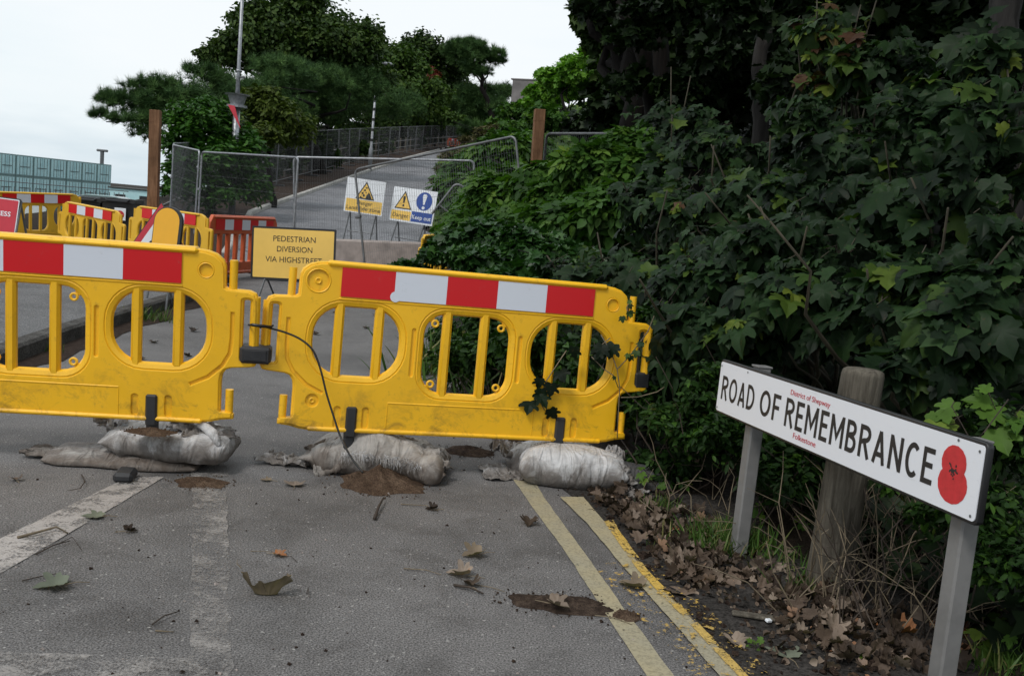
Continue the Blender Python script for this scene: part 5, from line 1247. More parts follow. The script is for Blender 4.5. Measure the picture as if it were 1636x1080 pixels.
tree('ivy_mound', 'glossy ivy mound spilling over the end of the concrete block', 'ivy', bbase(780, 13),
     [Bp(740, 385, 13.8, 45, 30), Bp(790, 385, 11.5, 60, 36), Bp(850, 400, 9.5, 60, 36), Bp(780, 420, 9.6, 70, 24), Bp(700, 405, 13.0, 30, 16), Bp(900, 420, 8.2, 60, 36), Bp(660, 425, 13.2, 26, 8), Bp(840, 440, 8.2, 60, 20)], 13000, TST, (.08, .14), 'l_mound', .06, .02, crown_kw=dict(clump=7, cr_=.16, up=.7, out_=.9))
tree('bank_shrub', 'bright green leafy shrubs in front of the leaning mesh panel, below its top rail', 'bush', bbase(840, 12.5),
     [Bp(775, 335, 14, 36, 26), Bp(810, 318, 13.2, 46, 36), Bp(850, 345, 12.4, 44, 34), Bp(900, 318, 12.0, 36, 34), Bp(922, 272, 12.3, 26, 22), Bp(955, 262, 11.8, 46, 32), Bp(780, 355, 13, 50, 24), Bp(1000, 240, 12.2, 40, 30), Bp(742, 366, 14.6, 26, 14)], 13000, TP, (.12, .25), 'l_elder', .1, .04, crown_kw=dict(clump=6, cr_=.22, up=.9, droop=.2))
# big dark wood at the back right
def backwood(label, blobs, base, n, sz, mat='l_dark', **k): return tree('shaded_tree', label, 'tree', base, blobs, n, TST, sz, mat, .28, .1, 'shaded trees on the right-hand bank', **k)
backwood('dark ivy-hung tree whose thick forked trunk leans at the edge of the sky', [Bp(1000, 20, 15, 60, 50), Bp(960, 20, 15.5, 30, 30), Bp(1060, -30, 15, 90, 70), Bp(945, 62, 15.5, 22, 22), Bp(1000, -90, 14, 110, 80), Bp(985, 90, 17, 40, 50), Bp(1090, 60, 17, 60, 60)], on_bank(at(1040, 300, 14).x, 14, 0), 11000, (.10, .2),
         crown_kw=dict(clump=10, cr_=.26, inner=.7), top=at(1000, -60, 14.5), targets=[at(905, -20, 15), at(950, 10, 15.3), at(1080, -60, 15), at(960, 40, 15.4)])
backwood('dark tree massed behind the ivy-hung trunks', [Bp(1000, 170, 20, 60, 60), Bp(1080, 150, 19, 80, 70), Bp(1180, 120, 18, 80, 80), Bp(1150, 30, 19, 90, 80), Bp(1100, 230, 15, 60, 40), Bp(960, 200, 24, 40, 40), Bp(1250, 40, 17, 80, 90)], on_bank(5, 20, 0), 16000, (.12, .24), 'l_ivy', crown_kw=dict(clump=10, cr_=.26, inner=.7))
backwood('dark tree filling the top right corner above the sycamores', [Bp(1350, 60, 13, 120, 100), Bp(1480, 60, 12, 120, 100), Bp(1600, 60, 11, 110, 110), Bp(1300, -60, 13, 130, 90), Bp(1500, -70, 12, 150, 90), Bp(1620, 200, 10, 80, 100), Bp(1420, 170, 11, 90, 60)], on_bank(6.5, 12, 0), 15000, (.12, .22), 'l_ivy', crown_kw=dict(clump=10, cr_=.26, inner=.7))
# overhead canopy above the frame that shades the bank
backwood('spreading canopy overhanging the bank above the photo', [(Vector((4.5, 6.5, 7.2)), (3.6, 4.2, 1.3)), (Vector((4.2, 11, 8.2)), (3.2, 4, 1.5)), (Vector((6.5, 2.0, 6.6)), (3.4, 4.0, 1.4)), (Vector((3.4, 15, 8.6)), (2.6, 3.5, 1.3))], on_bank(7.5, 6, 0), 15000, (.2, .34), 'l_dark', crown_kw=dict(clump=10, cr_=.3, inner=.9), targets=[Vector((4, 4, 7)), Vector((5, 10, 8)), Vector((6, 1, 6.4))])
backwood('drooping dark foliage hanging in front of the trunks at the top of the photo', [Bp(1010, 60, 12.4, 36, 30), Bp(1070, 20, 12.2, 60, 40), Bp(1130, 90, 12.2, 60, 60), Bp(1010, 130, 12.6, 30, 26), Bp(1180, 30, 9.9, 50, 40), Bp(1085, 150, 12.3, 50, 40), Bp(1240, 130, 9.8, 40, 50), Bp(960, 10, 12.8, 40, 26)], on_bank(at(1120, 200, 12.9).x, 12.9, 0), 5200, (.08, .15), 'l_ivy', crown_kw=dict(clump=8, cr_=.3, inner=.8), top=at(1128, -120, 12.9), targets=[])
def bare_trunk(pts, r, label, mat='bark'):
    mb = MB(); P = [Vector(p) for p in pts]; o0 = P[0]; n = len(P); e = empty('tree_trunk', o0, label=label, cat='tree trunk')
    fine = []; rs = []
    for i in range(n - 1):
        for k in range(5):
            t = k / 5; fine.append(P[i].lerp(P[i + 1], t) - o0 + Vector((rnd.gauss(0, .012), rnd.gauss(0, .012), 0))); rs.append((r[i] + (r[i + 1] - r[i]) * t) * (1 + .08 * rnd.gauss(0, 1)))
    fine.append(P[-1] - o0); rs.append(r[-1]); mb.tube(fine, rs, 12); mb.build('trunk', MAT[mat], e, smooth=True)
    return e
bare_trunk([at(1052, 250, 13), at(1040, 170, 13), at(1030, 90, 13), at(1000, 20, 13.2), at(960, -30, 13.4)], [.16, .11, .10, .09, .07], 'thick dark leaning trunk with a fork, at the left of the shaded wood')
bare_trunk([at(1060, 230, 13.6), at(1056, 120, 13.6), at(1050, -40, 13.8)], [.13, .12, .11], 'broad upright dark trunk directly right of the leaning one')
bare_trunk([at(1215, 260, 10.5), at(1214, 150, 10.5), at(1219, 60, 10.5), at(1222, -60, 10.6)], [.085, .075, .072, .065], 'slim pale upright trunk in the middle of the shaded wood', 'bark_pale')
bare_trunk([at(1620, 420, 6.6), at(1612, 250, 6.6), at(1600, 100, 6.6), at(1610, -60, 6.7)], [.10, .09, .095, .085], 'pale trunk at the right edge of the photo behind the sycamore leaves', 'bark_pale')
# sycamore saplings: large lobed leaves facing out of the bank
def sapling(label, blobs, n, sz, base=None, tmpl=TY2, tb=None, mat='l_syc', nm='sycamore_sapling', cat='sapling', group='sycamore saplings on the right-hand bank'):
    c0 = Vector(blobs[0][0]); b_ = base or Vector((c0.x + .35, c0.y + .45, 0)); b_.z = ground(b_.x, b_.y)
    e = empty(nm, b_, label=label, cat=cat, group=group)
    P, O, idx = blob_points(lumps(blobs, 4, .5, .9), int(n * 1.6), 6, .25, .85); n = len(P)
    # leaves in flat tiers tilted out of the bank towards the light
    tier = unit(idx.max() + 1)[idx]
    NR = np.array([-.30, -.45, .80]) + tier * .55 + O * .2 + unit(n) * .28
    TP_ = np.array([-.25, -.45, -.6]) + tier * .4 + unit(n) * .6
    S = (sz[0] * .36 + (sz[1] * .88 - sz[0] * .36) * nr.random(n) ** 1.9)
    tint = np.clip(nr.beta(2.0, 2.4, n) + (tb or 0), 0, 1)
    tint = np.clip(.55 * nr.beta(2.0, 2.4, idx.max() + 1)[idx] + .45 * nr.random(n) + (tb or 0), 0, 1)
    pick = nr.integers(0, 6, n); parts_ = []
    for q_, tm in enumerate((TY2, TY3, T_syc(2, .15, .38), T_syc(2, .9, .5), TST, T_syc(2, 1.2, .7))):
        w_ = pick == q_; parts_.append(instancer('crown', tm, P[w_], NR[w_], TP_[w_], S[w_], tint[w_]))
    bm_ = bmesh.new()
    for q_ in parts_: bm_.from_mesh(q_)
    me_ = bpy.data.meshes.new('crown'); bm_.to_mesh(me_); bm_.free(); me_.shade_smooth()
    c = link('crown', me_, MAT[mat], e); shift(c, e)
    mb = MB()
    for k in range(min(9, 3 + len(blobs) * 2)):
        t = Vector(blobs[k % len(blobs)][0]) + Vector((rnd.gauss(0, .2), rnd.gauss(0, .15), rnd.gauss(.1, .2)))
        q = limb_pts(b_ + Vector((rnd.gauss(0, .06), rnd.gauss(0, .06), -.05)), t, 6, .06); mb.tube([p - b_ for p in q], [.016 * (1 - .7 * i / 6) for i in range(7)], 5)
    sel = nr.choice(n, min(n, 160), replace=False)
    for i in sel:       # leaf stalks
        a = Vector(P[i]) - b_; mb.tube([a, a + Vector((.05, .07, .02)) + Vector(unit(1)[0]) * .03], [.0022, .003], 4)
    mb.build('stem', MAT['stem'], e, smooth=True); return e
S_ = 'sycamore sapling '
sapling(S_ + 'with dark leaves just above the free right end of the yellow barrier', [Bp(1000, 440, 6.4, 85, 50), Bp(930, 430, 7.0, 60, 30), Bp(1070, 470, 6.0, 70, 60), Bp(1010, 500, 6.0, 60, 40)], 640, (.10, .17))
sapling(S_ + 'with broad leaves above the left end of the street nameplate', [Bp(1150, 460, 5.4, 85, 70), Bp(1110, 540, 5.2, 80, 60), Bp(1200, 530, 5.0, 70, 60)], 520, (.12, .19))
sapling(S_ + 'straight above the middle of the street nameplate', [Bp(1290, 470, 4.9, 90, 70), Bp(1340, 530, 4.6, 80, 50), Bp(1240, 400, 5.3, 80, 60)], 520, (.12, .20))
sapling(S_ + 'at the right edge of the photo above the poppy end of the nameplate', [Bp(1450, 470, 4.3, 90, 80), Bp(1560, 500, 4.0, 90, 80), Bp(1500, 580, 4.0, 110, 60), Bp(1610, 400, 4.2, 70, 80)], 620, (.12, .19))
sapling(S_ + 'with greyish drooping leaves high on the right, against the pale trunk', [Bp(1520, 300, 4.8, 110, 80), Bp(1600, 230, 4.8, 80, 100), Bp(1540, 180, 5.2, 80, 70), Bp(1450, 360, 4.9, 80, 60), Bp(1600, 90, 5.2, 60, 70)], 660, (.12, .20))
sapling(S_ + 'with yellow green leaves in the upper middle of the shaded bank', [Bp(1330, 60, 7.2, 55, 40), Bp(1290, 30, 7.4, 40, 24), Bp(1370, 95, 7.0, 50, 34), Bp(1340, 130, 7.2, 60, 34)], 330, (.12, .19), tb=.30)
sapling(S_ + 'of the mid slope, brighter topped, above and left of the nameplate', [Bp(1180, 320, 6.8, 90, 50), Bp(1270, 310, 6.3, 80, 50), Bp(1100, 340, 7.4, 70, 50), Bp(1190, 390, 6.0, 80, 50)], 680, (.12, .19), tb=.06)
sapling(S_ + 'with pale drooping leaves behind the bright green shrubs', [Bp(1060, 190, 10, 45, 30), Bp(1110, 210, 9.4, 60, 40), Bp(1060, 260, 9.0, 50, 40), Bp(1160, 250, 8.6, 60, 40), Bp(1050, 330, 8.2, 60, 50)], 620, (.12, .20))
sapling(S_ + 'filling the slope under the yellow green one', [Bp(1370, 240, 6.4, 100, 60), Bp(1310, 220, 7.0, 80, 60), Bp(1440, 200, 6.2, 80, 60), Bp(1390, 330, 5.6, 90, 60), Bp(1440, 110, 7.0, 70, 60)], 720, (.12, .19))
sapling(S_ + 'low and dark between the silvery sandbag and the nameplate post', [Bp(1090, 600, 5.3, 60, 50), Bp(1060, 560, 5.8, 50, 40), Bp(1150, 610, 4.9, 40, 40)], 240, (.10, .16), tb=-.15)
# carpet of small ivy leaves on the bank soil (uncountable)
def carpet(name, mat, tmpl, n, size, xr, yr, lift, label, cat, test=None, steep=True):
    P = []; 
    while len(P) < n:
        y = yr[0] + (yr[1] - yr[0]) * rnd.random() ** 1.4; x = ex(y) + xr[0] + (xr[1] - xr[0]) * rnd.random()
        if test and not test(x, y): continue
        P.append((x, y, ground(x, y) + lift * rnd.random()))
    P = np.array(P); n = len(P); NR = np.array([-.4, -.5, .8]) + unit(n) * .6; TP_ = np.array([-.3, -.4, -.6]) + unit(n) * .8
    o = link(name, instancer(name, tmpl, P, NR, TP_, nr.uniform(size[0], size[1], n) * (1 + .04 * P[:, 1]), None), MAT[mat]); return tag(o, label, cat, kind='stuff')
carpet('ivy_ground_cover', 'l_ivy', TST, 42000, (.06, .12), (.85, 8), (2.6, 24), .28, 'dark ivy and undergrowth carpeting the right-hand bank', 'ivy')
carpet('far_bank_cover', 'l_tree2', TST, 16000, (.12, .2), (.2, 14), (22, 85), .45, 'mixed low green growth covering the far part of the bank', 'ground cover')
# brambles at the foot of the bank
def bramble(label, blobs, n, sz=(.03, .06), mat='l_bramble'):
    c0 = Vector(blobs[0][0]); b_ = Vector((c0.x + .1, c0.y + .15, 0)); b_.z = ground(b_.x, b_.y)
    e = empty('bramble_bush', b_, label=label, cat='bramble', group='brambles at the foot of the bank')
    c = foliage('leaves', MAT[mat], e, blobs, n, TSL if mat != 'l_syc' else TY1, sz, clump=6, cr_=.25, inner=.7, up=.6, out_=.7, droop=.3); shift(c, e)
    mb = MB()
    for k in range(16):
        t = Vector(blobs[k % len(blobs)][0]) + Vector((rnd.gauss(0, .15), rnd.gauss(0, .1), rnd.gauss(0.05, .12))); q = limb_pts(b_ + Vector((rnd.gauss(0, .15), rnd.gauss(0, .08), -.03)), t, 6, .12)
        mb.tube([p - b_ for p in q], [.005 * (1 - .6 * i / 6) for i in range(7)], 4)
    mb.build('stem', MAT['twig_dark'], e); return e
bramble('small leaved bramble between the yellow barrier and the left post of the nameplate', [Bp(1100, 680, 4.8, 60, 50), Bp(1050, 640, 5.2, 45, 50), Bp(1130, 620, 4.8, 50, 50), Bp(1040, 560, 5.5, 30, 50), Bp(1160, 700, 4.6, 40, 50)], 3800)
bramble('small leaved bramble growing up beside the right end of the barrier', [Bp(1060, 520, 5.5, 40, 30), Bp(1045, 500, 5.4, 24, 24), Bp(1030, 740, 5.2, 40, 30), Bp(1075, 750, 4.9, 40, 36)], 1700)
bramble('small leaved bramble under the left half of the nameplate', [Bp(1240, 760, 4.3, 60, 60), Bp(1290, 700, 4.3, 50, 50), Bp(1220, 700, 4.5, 30, 50)], 2200)
bramble('fine leaved bramble right of the nameplate at the photo edge', [Bp(1600, 700, 3.3, 60, 70), Bp(1570, 830, 3.2, 80, 80), Bp(1480, 760, 3.6, 60, 60), Bp(1610, 900, 3.0, 60, 60)], 4200, (.022, .05))
bramble('bramble behind the slats of the right barrier, at the foot of the bank', [Bp(760, 580, 7.2, 60, 60), Bp(860, 560, 6.6, 70, 60), Bp(940, 590, 6.0, 70, 60), Bp(730, 540, 8.4, 40, 40), Bp(800, 500, 8.2, 70, 40), Bp(900, 480, 7.2, 60, 40), Bp(980, 640, 5.6, 40, 50)], 8500, (.04, .09))
# bright lobed young leaves low down
def sprig(label, P_, n, sz, mat='l_elder', up=.9):
    c = Vector(P_); e = empty('leafy_sprig', c, label=label, cat='young plant', group='bright young plants at the foot of the bank')
    P = np.array([c + Vector((rnd.gauss(0, sz * .9), rnd.gauss(0, sz * .5), abs(rnd.gauss(sz * .8, sz * .7)))) for _ in range(n)])
    me = instancer('leaves', TY1, P, np.array([-.2, -.5, up]) + unit(n) * .4, unit(n) + np.array([0, -.4, -.2]), nr.uniform(.6, 1.2, n) * sz, nr.uniform(.6, 1, n)); o = link('leaves', me, MAT[mat], e); shift(o, e)
    mb = MB()
    for p in P: mb.tube([(0, 0, -.04), (Vector(p) - c) * .5 + Vector((0, 0, .01)), Vector(p) - c], .0018, 4)
    mb.build('stem', MAT['stem'], e)
def gb(px, py, lift=.0):
    # point on the real ground under a pixel
    d = ray(px, py)
    t = .5
    while t < 60:
        q = d * t + Vector((0, 0, H))
        if q.z < ground(q.x, q.y): break
        t += .01
    return Vector((q.x, q.y, ground(q.x, q.y) + lift))
for (px, py, n, sz, lb, mt) in ((1062, 790, 7, .055, 'bright lobed plant right of the dark sandbag', 'l_elder'), (1115, 580, 0, 0, '', ''), (1215, 830, 9, .06, 'leafy plant right of the left nameplate post', 'l_elder'), (1285, 850, 7, .045, 'small plant at the left foot of the timber bollard', 'l_elder'), (1210, 1040, 5, .024, 'tiny green plant beside the fallen grey green leaf', 'l_elder'), (1378, 1058, 4, .024, 'tiny green seedling among the dead leaves at the bottom of the photo', 'l_elder'),
                                (1590, 1060, 9, .06, 'bright green plant in the bottom right corner', 'l_elder'), (1610, 1000, 5, .10, 'broad leaved plant at the lower right edge', 'l_elder'), (1600, 690, 9, .085, 'bright lobed leaves just right of the poppy end of the nameplate', 'l_elder'), (1500, 690, 6, .085, 'bright lobed leaves showing above the poppy end of the nameplate', 'l_elder')):
    if n == 0: continue
    if py > 750: p = gb(px, py)
    else: p = at(px, py, 3.2)
    if py < 750: p = at(px, py, 3.25 if px > 1560 else 3.4)
    sprig(lb, p, n, sz, mt)
# hanging vine leaves caught in the barrier's right half
def vine(label, pts, nl, sz, tint=(0, .4)):
    P0 = [Vector(p) for p in pts]; e = empty('vine', P0[0], label=label, cat='vine')
    mb = MB(); mb.tube([p - P0[0] for p in P0], [.0028] * len(P0), 5); mb.build('stem', MAT['twig'], e, smooth=True)
    if nl:
        P = np.array([P0[0].lerp(P0[-1], rnd.random()) if len(P0) < 3 else P0[rnd.randrange(len(P0))] + Vector((rnd.gauss(0, .02), -.01, rnd.gauss(0, .03))) for _ in range(nl)]); n = nl
        o = link('leaves', instancer('leaves', TY2, P, np.array([-.1, -1, .3]) + unit(n) * .5, np.array([0, -.2, -1]) + unit(n) * .5, nr.uniform(.7, 1.2, n) * sz, nr.uniform(*tint, n)), MAT['l_syc'], e); shift(o, e)
vine('dark leaf cluster hanging over the slat of the right barrier', [at(p[0], p[1], 4.98) for p in ((905, 560), (885, 590), (872, 610), (862, 640), (870, 655))], 8, .075)
vine('dark leaf caught in the round opening at the right end of the barrier', [at(p[0], p[1], 5.05) for p in ((975, 540), (955, 556), (965, 565))], 4, .09)
for i, pth in enumerate(([(960, 535), (975, 560), (986, 590), (990, 620), (988, 660), (986, 700)], [(986, 590), (1005, 570), (1020, 550), (1035, 530), (1045, 505)], [(992, 635), (1020, 634), (1050, 626), (1062, 618)], [(945, 570), (965, 590), (980, 600), (988, 620)], [(1008, 480), (1001, 492), (1003, 500)])):
    vine(['pale twig running down the right end of the barrier', 'pale twig slanting up across the barrier end to the hedge', 'pale twig reaching right from the barrier end', 'thin curved twig across the last round opening of the barrier', 'little green sprig curled round the top peg of the barrier'][i], [at(p[0], p[1], 5.02 + .03 * (k % 2)) for k, p in enumerate(pth)], 5 if i in (1, 4) else 0, .035, (.4, .9))
# ---- dry stems under the nameplate
def stems(label, px0, px1, py0, py1, n, hmin, hmax, mat, grp):
    p0 = gb((px0 + px1) / 2, (py0 + py1) / 2); e = empty('dry_stem_tangle', p0, label=label, cat='dry stems', group=grp)
    mb = MB()
    for i in range(n):
        a = gb(rnd.uniform(px0, px1), rnd.uniform(py0, py1), -.01); h_ = rnd.uniform(hmin, hmax); d = Vector((rnd.gauss(0, .55), rnd.gauss(.1, .3), rnd.uniform(.5, 1.0))).normalized() * h_
        m_ = a + d * .5 + Vector((rnd.gauss(0, .03), rnd.gauss(0, .03), .02)); b_ = a + d + Vector((0, 0, -.12 * h_))
        mb.tube([a - p0, a.lerp(m_, .5) - p0, m_ - p0, m_.lerp(b_, .55) - p0 + Vector((rnd.gauss(0, .01), 0, .01)), b_ - p0], [.0028, .0025, .0022, .0018, .001], 4)
        if rnd.random() < .5: mb.tube([m_ - p0, m_ + Vector((rnd.gauss(0, .12), rnd.gauss(0, .06), rnd.uniform(.02, .14))) - p0], [.0015, .0008], 3)
    mb.build('stems', MAT[mat], e); return e
GS = 'tangles of dry stems at the foot of the bank'
stems('tangle of pale dry stems left of and around the timber bollard', 1240, 1420, 850, 1000, 50, .25, .62, 'twig', GS)
stems('tangle of dark brown stems between the timber bollard and the right nameplate post', 1330, 1560, 860, 1040, 85, .2, .6, 'twig_dark', GS)
stems('pale dry stems right of the bollard under the poppy end', 1400, 1600, 880, 1070, 34, .25, .6, 'twig', GS)
stems('few pale dry stalks left of the left nameplate post', 1060, 1180, 800, 860, 16, .2, .45, 'twig', GS)
stems('brown roots and stalks behind the sandbags under the right barrier', 700, 820, 640, 700, 60, .12, .38, 'twig_dark', GS)
# ---- grass
def tuft(label, px, py, n, spread, hgt, cat='grass tuft'):
    p0 = gb(px, py); e = empty('grass_tuft', p0, label=label, cat=cat, group='grass tufts along the edges')
    P = np.array([gb(px, py) + Vector((rnd.gauss(0, spread), rnd.gauss(0, spread * .6), -.005)) for _ in range(n)])
    bl = (np.array([(-.03, 0, 0), (.03, 0, 0), (.028, .4, .04), (-.028, .4, .04), (.018, .75, .16), (-.018, .75, .16), (0, 1, .32)]), [(0, 1, 2, 3), (3, 2, 4, 5), (5, 4, 6)])
    for p in P: p[2] = ground(p[0], p[1]) - .01
    TP_ = np.array([0, 0, 1.]) + unit(n) * .55; NR = np.cross(TP_, unit(n)); o = link('blades', instancer('blades', bl, P, NR, TP_, nr.uniform(.5, 1.2, n) * hgt, None), MAT['grass'], e); shift(o, e)
    mb = MB(); mb.add([(.02 * math.cos(a), .02 * math.sin(a), 0) for a in np.linspace(0, 5.2, 6)] + [(0, 0, .02)], [(i, (i + 1) % 6, 6) for i in range(6)]); mb.build('root_clump', MAT['mud'], e)
tuft('bright grass tuft at the foot of the left nameplate post', 1165, 880, 420, .10, .13)
tuft('bright grass tuft just left of the left nameplate post', 1140, 858, 260, .08, .11)
tuft('low weeds between the yellow lines and the left nameplate post', 1085, 880, 120, .05, .07)
tuft('thin grass in front of the timber bollard', 1290, 945, 130, .05, .09)
tuft('short grass at the hedge foot right of the dark sandbag', 1050, 815, 120, .05, .09)
tuft('sparse grass right of the left nameplate post', 1230, 905, 160, .09, .09)
tuft('long grass seen through the middle opening of the right barrier', 745, 600, 380, .28, .34)
tuft('long grass seen through the right opening of the barrier', 840, 640, 260, .25, .30)
tuft('weeds growing along the left kerb, seen through the left barrier', 240, 512, 90, .12, .16)
tuft('small weed on the left kerb near the photo edge', 72, 560, 50, .07, .09)
tuft('grass in the bottom right corner', 1600, 1078, 120, .06, .12)
tuft('weed at the foot of the concrete block', 640, 418, 80, .3, .35)

# ================================================================== FALLEN LEAVES, LITTER
# uncountable litter on the verge
def litter(name, n, reg, label, sz=(.024, .068), lift=.035, tm=None):
    P = []
    while len(P) < n:
        px, py = rnd.choice(reg); p = gb(px + rnd.gauss(0, 30), py + rnd.gauss(0, 14))
        s = p.x - ex(p.y)
        if s < -.02 + rnd.random() * .12: continue
        P.append((p.x, p.y, p.z + .008 + lift * rnd.random()))
    P = np.array(P); n = len(P); NR = np.array([0, -.25, .8]) + unit(n) * .9
    o = link(name, instancer(name, tm or T_curl, P, NR, unit(n), nr.uniform(sz[0], sz[1], n), nr.beta(1.1, 1.3, n)), MAT['l_dead']); return tag(o, label, 'leaf litter', kind='stuff')
litter('leaf_litter', 280, [(950, 812), (1000, 822), (1040, 835), (1060, 870), (1090, 860), (1050, 900), (1010, 850), (1100, 905), (1130, 880), (1090, 930), (970, 800)], 'brown dead leaves heaped along the verge between the yellow lines and the hedge')
litter('leaf_litter', 270, [(1240, 960), (1290, 970), (1330, 990), (1380, 1000), (1420, 1030), (1330, 1040), (1280, 1000), (1400, 1060), (1450, 1050), (1200, 920), (1160, 925), (1560, 1050), (1500, 1000)], 'brown dead leaves heaped around the foot of the nameplate posts and bollard')
litter('leaf_litter', 160, [(720, 715), (760, 712), (740, 735), (790, 720), (700, 690), (780, 700)], 'dead leaves and debris behind the middle and right sandbags', lift=.02)
RG1 = [(950, 812), (1000, 822), (1040, 835), (1060, 870), (1090, 860), (1050, 900), (1010, 850), (1100, 905), (1130, 880), (1090, 930), (1150, 950)]
RG2 = [(1240, 960), (1290, 970), (1330, 990), (1380, 1000), (1420, 1030), (1330, 1040), (1280, 1000), (1400, 1060), (1450, 1050), (1200, 920), (1250, 1040), (1500, 1000)]
litter('leaf_fragments', 900, RG1 + RG2, 'broken bits of dead leaf scattered over the dark soil of the verge', (.010, .034), .012, T_simple(.5, .25))
def dead(px, py, sz, rz, label, mat='l_dead', curl=1.0, tilt=(0, 0), tint=.5, z=0, tmpl=None, nm='fallen_leaf', stalk=True):
    p = gp(px, py); v, fs = (tmpl or T_syc(3, .55 * curl, .28 * curl)); v = v.copy(); v[:, 1] -= .4
    r2 = v[:, 0] ** 2 + v[:, 1] ** 2; v[:, 2] += 1.5 * curl * r2 * .5 + .05 * curl * np.sin(v[:, 0] * 14) * np.sqrt(r2)
    v[:, 2] -= v[:, 2].min()
    me = bpy.data.meshes.new('blade'); me.from_pydata([tuple(q * sz) for q in v], [], fs); me.update(); me.shade_smooth()
    a = me.attributes.new('tint', 'FLOAT', 'POINT'); a.data.foreach_set('value', np.full(len(v), tint, np.float32) + nr.normal(size=len(v)).astype(np.float32) * .05)
    e = empty(nm, p + Vector((0, 0, .004 + z)), (R(tilt[0]), R(tilt[1]), R(rz)), label, 'leaf', 'loose leaves on the road'); link('blade', me, MAT[mat], e)
    if stalk:
        mb = MB(); mb.tube([(0, -.35 * sz, .02 * sz), (.05 * sz, -.7 * sz, .05 * sz), (0, -1.1 * sz, .02 * sz)], [.0018, .0015, .0012], 5); mb.build('stalk', MAT['twig'], e)
    return e
def cup_leaf(px, py, label):
    p = gp(px, py); n, m_ = 56, 12; V = []
    for j in range(m_ + 1):
        v = j / m_
        for i in range(n + 1):
            u_ = i / n; a = R(-205 + 230 * u_) + .16 * math.sin(u_ * 17 + v * 2); edge = 1.0 + .75 * mnoise.noise(Vector((u_ * 7, 2, 0))) + .14 * mnoise.noise(Vector((u_ * 25, 5, 0))) + .25 * max(0, abs(u_ - .5) - .38) * 4
            r = (.034 + .036 * v ** 1.2) * (1 + .12 * math.sin(u_ * 52 + 3 * math.sin(u_ * 11)) * v) * (1 + .9 * v * mnoise.noise(Vector((u_ * 4, 9, 0))))
            V.append((r * math.cos(a) * 1.15, r * math.sin(a) * .6, .003 + .058 * v * edge))
    V.append((0, 0, .002)); c_ = len(V) - 1
    Fc = [(j * (n + 1) + i, j * (n + 1) + i + 1, (j + 1) * (n + 1) + i + 1, (j + 1) * (n + 1) + i) for j in range(m_) for i in range(n)] + [(c_, i + 1, i) for i in range(n)]
    mb = MB(); mb.add(V, Fc); me = mb.mesh('blade'); me.shade_smooth(); a_ = me.attributes.new('tint', 'FLOAT', 'POINT'); a_.data.foreach_set('value', np.array([.25 + .5 * mnoise.noise(Vector((i_ % (n + 1) * .35, i_ * .002, 0))) for i_ in range(len(V))], dtype=np.float32))
    e = empty('fallen_leaf', p, (0, 0, R(8)), label, 'leaf', 'loose leaves on the road'); link('blade', me, MAT['l_deadpale'], e)
    mb = MB(); mb.tube([(-.085, 0, .085), (-.10, 0, .10), (-.10, .005, .112)], [.002, .0016, .001], 5); mb.build('stalk', MAT['twig'], e)
cup_leaf(425, 948, 'upright pleated brown leaf standing like a cup on the open asphalt, largest loose leaf')
dead(757, 888, .085, 120, 'curled tan leaf lying on the road halfway between the torn sandbag and the sand patch', 'l_deadpale', 1.5, (0, 0), .45)
dead(735, 920, .085, 80, 'orange brown curled leaf with a green stalk, middle of the road', 'l_dead', 1.6, (0, 0), .85)
dead(750, 936, .065, 30, 'small crumpled brown leaf touching the orange brown one', 'l_dead', 1.7, (0, 0), .3)
dead(845, 838, .07, 170, 'dark curled leaf beside the start of the yellow line', 'l_dead', 1.7, (0, 0), .25)
dead(1010, 938, .095, 60, 'tan leaf cupped on the right-hand yellow line', 'l_deadpale', 1.3, (0, 0), .4)
dead(1085, 948, .10, 30, 'flat greyish brown leaf between the right-hand yellow line and the verge', 'l_dead', .6, (0, 0), .6)
dead(890, 978, .075, 250, 'curled brown leaf on the dark mulch patch', 'l_dead', 1.5, (0, 0), .75, .02)
dead(470, 775, .085, 10, 'flat brown leaf in front of the empty neck of the torn sandbag', 'l_dead', .5, (0, 0), .75)
dead(425, 768, .05, 80, 'small pale leaf left of the torn sandbag', 'l_deadpale', .5, (0, 0), .5)
dead(447, 888, .05, 260, 'tiny orange brown leaf with a thin stalk, above the cup-like leaf', 'l_dead', 1.0, (0, 0), .98)
dead(208, 850, .05, 300, 'tiny dark curled leaf right of the white hatch line', 'l_dead', 1.6, (0, 0), .05)
dead(150, 826, .08, 100, 'grey green fallen leaf on the white hatch line', 'l_fallengreen', .35, (0, 0), .6)
dead(85, 938, .10, 120, 'grey green fallen leaf with an upright pale stalk, lower left of the road', 'l_fallengreen', .9, (0, 0), .4)
dead(1252, 1045, .10, 10, 'pale green fallen leaf on the dark verge at the bottom of the photo', 'l_fallengreen', .4, (0, 0), .8)
dead(1175, 1030, .08, 200, 'curled grey brown leaf left of the pale green fallen leaf', 'l_dead', 1.3, (0, 0), .8)
dead(690, 815, .05, 100, 'dark shrivelled leaf right of the sand heap', 'l_dead', 1.9, (0, 0), .05)
dead(25, 768, .05, 40, 'small dark yellow leaf left of the flat sandbag', 'l_dead', 1.4, (0, 0), .5)
dead(30, 940, .05, 40, 'small crumpled leaf next to the grey green one at the left edge', 'l_dead', 1.4, (0, 0), .4) if False else None
for i, (px, py, s) in enumerate(((600, 505, .08), (585, 525, .07), (640, 620, .09), (535, 500, .06), (505, 535, .07), (245, 548, .07), (300, 570, .06), (310, 530, .08), (225, 575, .06), (370, 520, .08))):
    dead(px, py, s, rnd.uniform(0, 360), 'small dark dead leaf on the road behind the barriers', 'l_dead', rnd.uniform(.8, 1.6), tint=rnd.uniform(0, .4), stalk=False)['group'] = 'dead leaves on the road behind the barriers'
